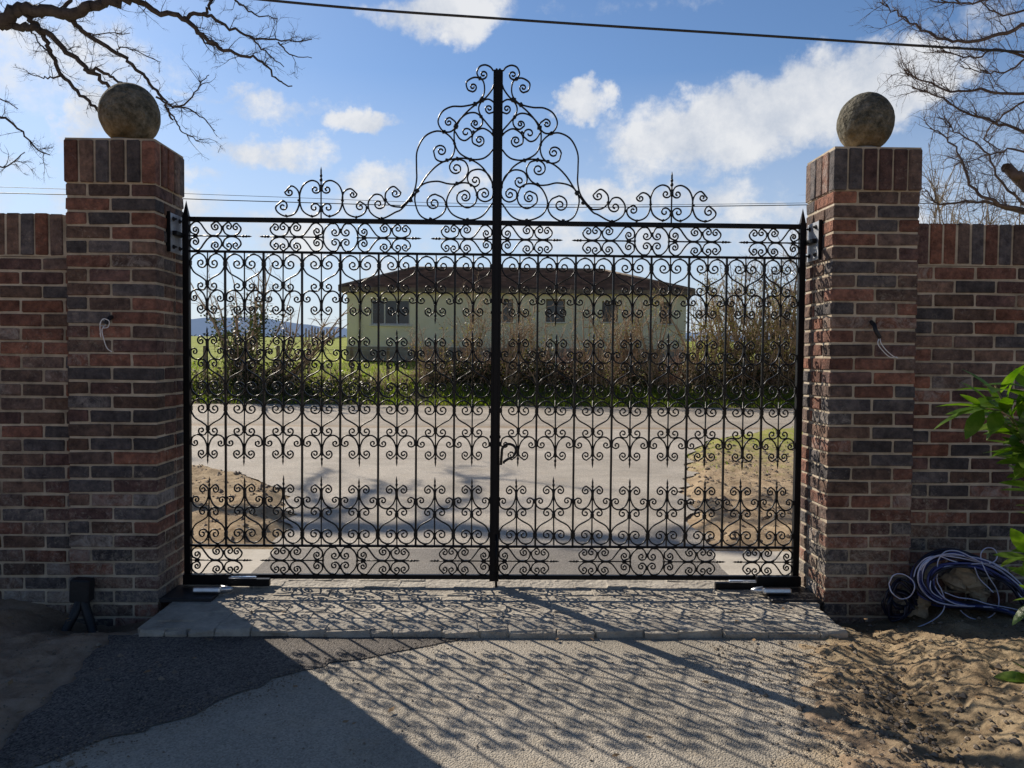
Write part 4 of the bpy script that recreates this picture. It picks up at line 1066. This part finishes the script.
def leaf_cards(mb, c, n, spread, size, rg):
    for _ in range(n):
        p = Vector(c)+Vector((rg.gauss(0,spread), rg.gauss(0,spread), rg.gauss(0,spread*1.0)))
        a = Vector((rg.gauss(0,1),rg.gauss(0,1),rg.gauss(0,1))).normalized(); bb = a.orthogonal().normalized()*.6
        s = size*rg.uniform(.6,1.3)
        mb.quad([p-a*s, p+bb*s, p+a*s, p-bb*s])
def shrub(name, x, y, h, spread, nst, rg, mat, label, leafmat=None, nleaf=0, group=None, tw=.5, ivy_h=.5, lean=0, r=.022, leafsz=.045, twn=5):
    z = terrain(x, y)
    root = empty(name, (x, y, z)); tag(root, label, 'tree' if 'tree' in name else 'shrub', group)
    mb = MB(); tp = MB(); lf = MB(); lat = .28 if name != 'bushy_tree' else .55
    for i in range(nst):
        d = Vector((rg.gauss(lean,lat)*spread, rg.gauss(0,.2)*spread, 1)).normalized()
        p = Vector((rg.gauss(0,.16)*spread, rg.gauss(0,.12)*spread, -.05)); pts = [p.copy()]; hh = h*rg.uniform(.6,1.05)
        for k in range(6):
            d = (d+Vector((rg.gauss(0,.12),rg.gauss(0,.1),.05))).normalized(); p = p+d*hh/6; pts.append(p.copy())
        rr = r*rg.uniform(.6,1.2)
        mb.tube(pts, [rr*(1-.8*k/6) for k in range(7)], 5, cap=False)
        twigs(tp, pts, rr*.38, 1, rg, twn, hh*tw*.55, .35, .7)
        if leafmat and nleaf:
            for _ in range(nleaf):
                k = rg.random()**1.3*ivy_h*6; i0 = min(5, int(k)); q = pts[i0].lerp(pts[i0+1], k-i0)
                leaf_cards(lf, q, 9, .11, leafsz, rg)
    mb.build('stem', M[mat], root); tp.build('twig_crown', M[mat], root)
    if leafmat and nleaf: lf.build('foliage', M[leafmat], root)
    return root
def X_at(px, Y): return at(px, 380, Y).x
# row of coppiced shrubs beyond the road
sg = 'bare coppiced shrubs along the far side of the road'
shrub('ivy_tree', X_at(238,22.5), 22.5, 3.7, 1.15, 13, rg, 'shrub_stem', 'multi-stemmed bare tree wrapped in dark ivy left of the house', 'ivy', 26, 'bare coppiced shrubs along the far side of the road', .5, .75, 0, .06, .045, 8)
shrub('coppiced_shrub', X_at(272,22.2), 22.2, 3.3, 1.2, 8, rg, 'shrub_stem', 'leaning pale-stemmed shrub just right of the ivy-wrapped tree', 'ivy', 10, sg, .6, .5, .8, .055, .045, 8)
spec_ = [(432,22.6,2.0,.7,10,'sparse grey-brown shrub below the left part of the roof','thin-stemmed shrub in front of the wide house window'),
 (470,22.8,2.9,.7,15,'','dense reddish-brown shrub immediately left of the gate centre post'),
 (511,22.4,2.8,.8,16,'','dense bare shrub immediately right of the gate centre post'),
 (540,22.6,2.6,1.1,9,'','open shrub with slanting pale stems right of the centre post'),
 (595,22.4,2.7,.7,12,'','upright bare shrub in front of the house right half'),
 (628,22.8,3.0,.75,16,'','thick clump of yellowish stems before the small right window'),
 (655,22.5,3.0,.7,12,'','bare shrub by the right corner of the house'),]
for px, Y_, h, sp_, ns, _, lb in spec_:
    shrub('coppiced_shrub', X_at(px, Y_), Y_, h, sp_, ns, rg, 'shrub_stem', lb, 'olive', 4, sg, .6, .9, 0, .036, .035, 9)
for px, Y_, h, ns, lb in ((700,22.6,3.4,14,'tall tangled shrub just right of the house corner'),(728,23.2,4.0,16,'tallest olive-leaved tangle behind the right gate leaf'),(757,22.6,4.2,16,'bushy olive thicket shrub second from the right pillar'),(787,22.8,4.4,16,'bushy olive thicket shrub beside the right pillar')):
    shrub('thicket_tree', X_at(px, Y_), Y_, h, .95, ns, rg, 'shrub_stem', lb, 'olive', 16, 'olive thicket behind the right gate leaf', .5, .95, 0, .035, .04, 8)
# taller bare trees behind on the right, twiggy trees over the right wall
for px, Y_, h, lb in ((742,38,5.0,'bare tall tree rising behind the olive thicket at right'),(775,36,5.2,'bare tall tree close to the right pillar edge behind the thicket'),(815,34,5.4,'bare tree partly hidden behind the right pillar')):
    shrub('bare_tree', X_at(px, Y_), Y_, h, 1.7, 12, rg, 'bark_right', lb, None, 0, 'bare trees beyond the thicket', .6, .5, 0, .10, .05, 9)
for px, Y_, h, lb in ((935,20,7.2,'bushy pale-twigged tree right behind the right pillar edge'),(975,21,6.9,'bushy pale-twigged tree above the middle of the right wall'),(1012,20,7.4,'bushy pale-twigged tree at the far right edge above the wall')):
    o = shrub('bushy_tree', at(px,300,Y_).x, Y_, h, 1.5, 26, rg, 'bark_pale', lb, None, 0, 'twiggy trees over the right wall', .40, .5, 0, .045, .05, 24)

# verge: low plants and grass at the road edge
rg2 = random.Random(5)
mb = MB()
def blade(mb, x, y, z, h, wd, rg):
    a = rg.uniform(0, math.pi); dx, dy = math.cos(a)*wd, math.sin(a)*wd; lx, ly = rg.gauss(0,.35)*h, rg.gauss(0,.35)*h
    n0 = len(mb.v)
    mb.v += [Vector((x-dx,y-dy,z)),Vector((x+dx,y+dy,z)),Vector((x+dx*.7+lx*.4,y+dy*.7+ly*.4,z+h*.6)),Vector((x-dx*.7+lx*.4,y-dy*.7+ly*.4,z+h*.6)),Vector((x+lx,y+ly,z+h))]
    mb.face([n0,n0+1,n0+2,n0+3]); mb.face([n0+3,n0+2,n0+4])
for i in range(26000):
    x = rg2.uniform(-16, 17); y = rg2.uniform(20.85, 22.4)
    if rg2.random() > (.22 if x < -3 else .9)*(.75+.9*noise.noise(Vector((x*.7,y*.8,2)))): continue
    blade(mb, x, y, terrain(x, y)-.02, rg2.uniform(.06,.24), .013, rg2)
for i in range(14000):
    x = rg2.uniform(-16, 17); y = 22.4+rg2.random()**1.5*9
    blade(mb, x, y, terrain(x, y)-.02, rg2.uniform(.06,.2), .016, rg2)
for i in range(3600):
    x = rg2.uniform(1.6, 10); y = rg2.uniform(8.5, 16.4)
    if paved(x, y) or rg2.random() > (sstep(7.5, 13, y)+.05)*(.5+1.2*noise.noise(Vector((x*1.2,y*1.2,7)))): continue
    blade(mb, x, y, terrain(x, y)-.01, rg2.uniform(.02,.06), .006, rg2)
o = mb.build('verge_grass', M['blade']); tag(o, kind='stuff')
mb = MB()
for i in range(5200):
    x = rg2.uniform(-16, 17)
    dens = .7 if x < -3.5 else .16
    if rg2.random() > dens: continue
    hmax = .75 if x < -4 else .5
    y = rg2.uniform(21.1, 22.9); z = terrain(x, y)+abs(rg2.gauss(0,.4))*hmax*(.6+.5*noise.noise(Vector((x*.9,0,3))))
    leaf_cards(mb, (x, y, z), 5, .1, .05, rg2)
o = mb.build('low_hedge_plants', M['verge_leaf']); tag(o, kind='stuff')
# tangled twigs along the hedge foot
mb = MB()
for i in range(1500):
    x = rg2.uniform(-9, 15); y = rg2.uniform(22, 23.2); z = terrain(x, y)
    p = Vector((x,y,z)); d = Vector((rg2.gauss(0,.6),rg2.gauss(0,.3),rg2.uniform(.5,1.2))).normalized(); pts = [p.copy()]
    hh = rg2.uniform(.25,1.0)
    for k in range(4): d = (d+Vector((rg2.gauss(0,.25),rg2.gauss(0,.2),0))).normalized(); p = p+d*hh/4; pts.append(p.copy())
    mb.tube(pts, [.011*(1-.7*k/4) for k in range(5)], 3, cap=False)
o = mb.build('hedge_undergrowth', M['shrub_stem']); tag(o, kind='stuff')
mb = MB()
for i in range(4200):
    x = rg2.uniform(-2.2, 11); y = rg2.uniform(22.6, 24.2); z = terrain(x, y)
    if rg2.random() > .55+.9*noise.noise(Vector((x*.8, 0, 4))): continue
    p = Vector((x,y,z)); d = Vector((rg2.gauss(0,.7),rg2.gauss(0,.4),rg2.uniform(.5,1.1))).normalized(); pts = [p.copy()]
    hh = rg2.uniform(.6,1.7)
    for k in range(5): d = (d+Vector((rg2.gauss(0,.35),rg2.gauss(0,.3),rg2.gauss(-.05,.2)))).normalized(); p = p+d*hh/5; pts.append(p.copy())
    mb.tube(pts, [.012*(1-.6*k/5) for k in range(6)], 3, cap=False)
o = mb.build('bramble_tangle', simple('bramble_stem', [(.3,(.10,.055,.04)),(.6,(.24,.14,.095)),(.8,(.42,.31,.21))], .85, 1.5)); tag(o, kind='stuff')
mb = MB()
for (px, hw, hz, n_) in ((468,1.1,.85,260),(503,.7,.8,120),(535,.8,1.0,200),(572,.6,.7,90),(640,.7,.8,110),(250,1.3,.8,130),(705,.8,.9,130),(760,1.1,1.1,180)):
    xc = X_at(px, 22.6)
    for i in range(n_):
        leaf_cards(mb, (xc+rg2.gauss(0,.5)*hw, rg2.uniform(22.3,23.0), terrain(xc,22.6)+abs(rg2.gauss(0,.45))*hz), 6, .1, .055, rg2)
o = mb.build('ivy_ground_cover', M['verge_leaf']); tag(o, kind='stuff')

# field fence left of the house
fr = empty('wire_fence', (-8, 25.5, terrain(-8,25.5))); tag(fr, 'old wooden post and wire fence crossing the field in front of the house', 'fence')
b = fr.location; tops = []
for i, px in enumerate((205,235,278,309,352,388,440,520,585,650)):
    x = X_at(px, 25.5); z = terrain(x, 25.5); mb = MB(); hh = 1.15 if i != 3 else 1.25
    mb.box((x-b.x,0,z-b.z+hh/2-.1), (.05,.05,hh/2), Matrix.Rotation(rg2.gauss(0,.03),3,'Y'), .01); mb.build('post', M['wood'], fr); tops.append((x-b.x, z-b.z))
for hz in (.35,.65,.95):
    mb = MB()
    for (xa, za), (xb, zb) in zip(tops, tops[1:]):
        mb.tube([(xa,-.055,za+hz),((xa+xb)/2,-.055,(za+zb)/2+hz-.02),(xb,-.055,zb+hz)], .006, 4)
    mb.build('wire', M['steel'], fr)
# rails of a field gate further off
fg = empty('field_gate', (at(327,330,48).x, 48, terrain(at(327,330,48).x,48))); tag(fg, 'pale rail and dark palings in the field beyond the fence', 'fence')
b = fg.location
mb = MB(); p1 = at(304,342,48)-b; p2 = at(346,337,48)-b; mb.tube([p1,p2], .05, 6); mb.build('rail', M['rail_wood'], fg)
for px in (306,309,312,315,318,321,324,327,330,334):
    mb = MB(); p = at(px,341,48)-b; q = at(px,328+rg2.uniform(-2,2),48)-b; mb.tube([p,q], .05, 5); mb.build('paling', M['wood'], fg)

# ------------------------------------------------------------------ house
HY = 33.0
def hx(px): return at(px, 320, HY).x
xl, xr_ = hx(347), hx(686); ze = at(500, 290, HY).z; zb = at(500, 352, HY).z-.3; D = 7.5
house = empty('bungalow', ((xl+xr_)/2, HY, zb)); tag(house, 'cream bungalow with a brown tiled hipped roof behind the shrubs', 'house')
b = house.location
mb = MB()
wins = [(371,410,299,325),(502,513,299,322),(546,565,299,322),(602,618,301,322),(660,672,302,324)]
# front wall with real openings
def wall_open(mb, x0, x1, z0, z1, y, ops, th=.25):
    xsl = sorted(set([x0,x1]+[o[0] for o in ops]+[o[1] for o in ops])); zsl = sorted(set([z0,z1]+[o[2] for o in ops]+[o[3] for o in ops]))
    for a, c in zip(xsl, xsl[1:]):
        for d, e_ in zip(zsl, zsl[1:]):
            mx, mz = (a+c)/2, (d+e_)/2
            if any(o[0] < mx < o[1] and o[2] < mz < o[3] for o in ops): continue
            mb.quad([(a,y,d),(c,y,d),(c,y,e_),(a,y,e_)])
    for o in ops:
        mb.quad([(o[0],y,o[2]),(o[0],y+th,o[2]),(o[0],y+th,o[3]),(o[0],y,o[3])]); mb.quad([(o[1],y,o[2]),(o[1],y,o[3]),(o[1],y+th,o[3]),(o[1],y+th,o[2])])
        mb.quad([(o[0],y,o[2]),(o[1],y,o[2]),(o[1],y+th,o[2]),(o[0],y+th,o[2])]); mb.quad([(o[0],y,o[3]),(o[0],y+th,o[3]),(o[1],y+th,o[3]),(o[1],y,o[3])])
ops = []
for a, c, d, e_ in wins:
    z1 = at((a+c)/2, d, HY).z; z0 = at((a+c)/2, e_, HY).z; ops.append((hx(a)-b.x, hx(c)-b.x, z0-b.z, z1-b.z))
XL, XR = xl-b.x, xr_-b.x; ZE = ze-b.z
wall_open(mb, XL, XR, 0, ZE, 0, ops)
mb.quad([(XL,0,0),(XL,0,ZE),(XL,D,ZE),(XL,D,0)]); mb.quad([(XR,0,0),(XR,D,0),(XR,D,ZE),(XR,0,ZE)]); mb.quad([(XL,D,0),(XL,D,ZE),(XR,D,ZE),(XR,D,0)])
mb.build('wall', M['render'], house)
mb = MB(); mb.box(((XL+XR)/2, -.03, .18), ((XR-XL)/2+.03, .025, .30)); mb.build('plinth', simple('plinth_grey', [(.3,(.25,.22,.18)),(.7,(.40,.36,.30))], .9, 2), house)
for (x0, x1, z0, z1) in ops:
    mb = MB(); w_ = .035
    mb.box(((x0+x1)/2,.14,z0+w_),((x1-x0)/2,.03,w_)); mb.box(((x0+x1)/2,.14,z1-w_),((x1-x0)/2,.03,w_))
    nb = 3 if x1-x0 > 1.3 else 2
    for i in range(nb+1):
        x = lerp(x0+w_, x1-w_, i/nb); mb.box((x,.145,(z0+z1)/2),(w_*.8,.026,(z1-z0)/2-2*w_))
    f = mb.build('window', M['wood'] if nb == 2 else M['white_paint'], house)
    mb = MB(); mb.quad([(x0,.16,z0),(x1,.16,z0),(x1,.16,z1),(x0,.16,z1)]); mb.build('pane', M['glass'], f)
    mb = MB(); mb.box(((x0+x1)/2,-.04,z0-.03),((x1-x0)/2+.06,.06,.03)); mb.build('sill', M['white_paint'], f)
# hipped roof in tiled courses
ov = .28; ZR = at(500, 269, HY+D/2).z-b.z-.05
rxl, rxr = at(413,266,HY+D/2).x-b.x, at(603,267,HY+D/2).x-b.x
mb = MB(); nrow = 13
eave = [(XL-ov,-ov),(XR+ov,-ov),(XR+ov,D+ov),(XL-ov,D+ov)]; rid = [(rxl,D/2),(rxr,D/2)]
def roof_side(e0, e1, r0, r1):
    for k in range(nrow):
        t0, t1 = k/nrow, (k+1)/nrow
        a = Vector((*e0, ZE)).lerp(Vector((*r0, ZR)), t0); c = Vector((*e1, ZE)).lerp(Vector((*r1, ZR)), t0)
        a2 = Vector((*e0, ZE)).lerp(Vector((*r0, ZR)), t1); c2 = Vector((*e1, ZE)).lerp(Vector((*r1, ZR)), t1)
        lift = Vector((0,0,.075)); ncol = max(1, int((c-a).length/.33))
        for i in range(ncol):
            s0, s1 = i/ncol, (i+1)/ncol
            jz = Vector((0,0,rg2.uniform(0,.012)))
            p = [a.lerp(c, s0)+lift+jz, a.lerp(c, s1)+lift+jz, a2.lerp(c2, s1)+jz*.5, a2.lerp(c2, s0)+jz*.5]
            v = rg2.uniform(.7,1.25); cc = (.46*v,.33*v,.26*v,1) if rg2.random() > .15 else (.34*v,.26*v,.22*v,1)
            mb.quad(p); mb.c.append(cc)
            mb.quad([a.lerp(c, s0), a.lerp(c, s1), p[1], p[0]]); mb.c.append((cc[0]*.35, cc[1]*.35, cc[2]*.35, 1))  # riser coloured darker: painted shadow line under each tile course
roof_side(eave[0], eave[1], rid[0], rid[1]); roof_side(eave[1], eave[2], rid[1], rid[1]); roof_side(eave[2], eave[3], rid[1], rid[0]); roof_side(eave[3], eave[0], rid[0], rid[0])
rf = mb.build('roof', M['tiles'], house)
mb = MB(); mb.box(((XL+XR)/2,-ov-.02,ZE-.06),((XR-XL)/2+ov,.02,.09)); mb.box((XL-ov-.02,D/2,ZE-.06),(.02,D/2+ov,.09)); mb.box((XR+ov+.02,D/2,ZE-.06),(.02,D/2+ov,.09)); mb.build('fascia', M['wood'], house)
mb = MB(); mb.quad([(XL-ov,-ov,ZE-.02),(XR+ov,-ov,ZE-.02),(XR+ov,D+ov,ZE-.02),(XL-ov,D+ov,ZE-.02)]); mb.build('soffit', M['wood'], house)
mb = MB(); mb.tube([(rxl,D/2,ZR+.04),(rxr,D/2,ZR+.04)], .09, 8)
for e_, r_ in ((eave[0],rid[0]),(eave[1],rid[1])): mb.tube([(*e_,ZE+.07),(*r_,ZR+.05)], .07, 6)
mb.build('ridge_tiles', M['wood'], rf)
mb = MB(); mb.tube([(hx(360)-b.x,-.06,0),(hx(360)-b.x,-.06,ZE-.1)], .04, 8); mb.build('drainpipe', M['wood'], house)
# small pale outbuilding at the left corner
# ------------------------------------------------------------------ distance
mb = MB(); n = 240
def ridge(name, Y, prof, mat, kind):
    mb = MB(); n = len(prof)
    for (x, z) in prof: mb.v += [Vector((x, Y, -30)), Vector((x, Y+Y*.15, z))]
    for i in range(n-1): mb.face([2*i, 2*i+2, 2*i+3, 2*i+1], True)
    o = mb.build(name, mat); tag(o, kind=kind); return o
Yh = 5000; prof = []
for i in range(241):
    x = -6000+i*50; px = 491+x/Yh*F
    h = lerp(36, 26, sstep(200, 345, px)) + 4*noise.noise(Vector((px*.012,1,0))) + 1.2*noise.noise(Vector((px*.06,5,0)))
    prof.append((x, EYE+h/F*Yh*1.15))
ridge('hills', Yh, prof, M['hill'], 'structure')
# far wood line: rough crowns reading as one mass
mb = MB(); rg3 = random.Random(3)
for i in range(1100):
    Y_ = rg3.uniform(105, 150); px = rg3.uniform(100, 930); x = at(px, 340, Y_).x
    z0 = terrain(x, Y_); hh = rg3.uniform(1.2, 2.6)
    for k in range(26):
        p = Vector((x+rg3.gauss(0,1.3), Y_+rg3.gauss(0,1.0), z0+min(1,abs(rg3.gauss(0,.4)))*hh*(.7+.5*noise.noise(Vector((x*.07,1,1))))))
        a = Vector((rg3.gauss(0,1),rg3.gauss(0,.4),rg3.gauss(0,1))).normalized()*rg3.uniform(.15,.36); q = a.orthogonal()*.8
        mb.quad([p-a, p+q, p+a])
o = mb.build('far_hedgerow', M['farwood']); tag(o, kind='stuff')

# ------------------------------------------------------------------ overhead cables
def cable(name, pts, r, label):
    q = smooth3([at(*p) for p in pts], 12); mb = MB(); mb.tube(q, r, 6); o = mb.build(name, M['black_plastic']); tag(o, label, 'cable'); return o
cable('overhead_cable', [(-700,-110,16),(-200,-52,14),(256,-1,12),(512,19.5,12),(768,36,12),(1024,52,12),(1500,78,13),(2200,96,16)], .019, 'thick black overhead cable crossing the sky above both pillars')
cable('overhead_wire', [(-1500,176,40),(-600,182,40),(0,193,40),(250,201,40),(500,207,40),(800,205,40),(1400,194,40),(2500,160,40)], .022, 'thin lower overhead wire passing just above the gate top rail')
cable('overhead_wire', [(-1500,160,42),(-600,170,42),(0,187,42),(250,196,42),(500,204,42),(800,203,42),(1400,190,42),(2500,150,42)], .012, 'faintest overhead wire just above the thin lower wire')

# ------------------------------------------------------------------ laurel on the right
lr = empty('laurel_shrub', (2.45, 3.05, terrain(2.45,3.05))); tag(lr, 'glossy green laurel shrub leaning in at the right edge before the wall', 'shrub')
b = lr.location; rg4 = random.Random(21)
def laurel_leaf(mb, base, d, up_, ln, wd):
    d = d.normalized(); s = d.cross(up_).normalized(); u = s.cross(d).normalized()
    prof = [(0,.06),(.15,.45),(.35,.9),(.55,1),(.78,.72),(.92,.32),(1,.02)]
    n0 = len(mb.v)
    for t, w_ in prof:
        c = base+d*ln*t-u*ln*.22*t*t
        for k, f in ((-1,.10),(0,0),(1,.10)):
            mb.v.append(c+s*wd*w_*k+u*(f*wd*w_*1.6))
    for i in range(len(prof)-1):
        for k in range(2):
            a = n0+i*3+k; mb.face([a, a+1, a+4, a+3], True)
stems = [([(1060,700,3.05),(1050,560,3.0),(1030,470,2.98),(1000,420,2.95),(983,385,2.92)],.008),
 ([(1060,600,3.05),(1040,500,3.0),(1020,440,2.95),(990,412,2.9),(962,408,2.88)],.006),
 ([(1070,640,3.0),(1045,540,2.92),(1028,470,2.9),(1010,440,2.86)],.006),
 ([(1075,600,2.95),(1050,470,2.92),(1035,410,2.9),(1015,385,2.86)],.006),
 ([(1070,700,3.0),(1050,620,2.95),(1030,570,2.9),(1015,555,2.88)],.006),
 ([(1070,720,2.9),(1050,690,2.85),(1030,682,2.8),(1016,680,2.8)],.005),
 ([(1070,700,3.1),(1045,610,3.05),(1022,600,3.02)],.005),
 ([(1075,560,3.05),(1055,450,3.05),(1040,400,3.05),(1035,370,3.0)],.006)]
smb = MB(); lmb = MB()
for si, (pts, r) in enumerate(stems):
    q = smooth3([at(p[0]+12, p[1], p[2])-b for p in pts], 8); smb.tube(q, [r*(1-.6*i/(len(q)-1)) for i in range(len(q))], 6)
    N_ = len(q); nl = 34 if si in (0,2) else (26 if si == 1 else 12)
    for i in range(nl):
        t = (.30+.70*(i/(nl-1)))*(N_-2); k = int(t); p = q[k].lerp(q[k+1], t-k); tg = (q[k+1]-q[k]).normalized()
        a = i*2.4+si; o1 = tg.orthogonal().normalized(); o2 = tg.cross(o1)
        d = tg*rg4.uniform(.5,.9)+(o1*math.cos(a)+o2*math.sin(a))*rg4.uniform(.7,1.0)+Vector((-.25,-.1,-.05))
        laurel_leaf(lmb, p, d, Vector((rg4.gauss(0,.3),rg4.gauss(0,.3),1)), rg4.uniform(.12,.19)*(1.0 if si < 3 else .8), rg4.uniform(.022,.031))
smb.build('stem', M['shrub_stem'], lr); lmb.build('foliage', M['laurel'], lr)
# root stems joining the ground
mb = MB()
for px, py in ((1060,700),(1070,640),(1075,560)):
    p = at(px,py,3.03)-b; mb.tube(smooth3([Vector((rg4.uniform(-.05,.05),rg4.uniform(-.05,.05),-.05)), Vector((p.x*.5,p.y*.5,p.z*.4)), p]), .011, 6)
mb.build('main_stem', M['shrub_stem'], lr)
print('objects', len(bpy.data.objects))
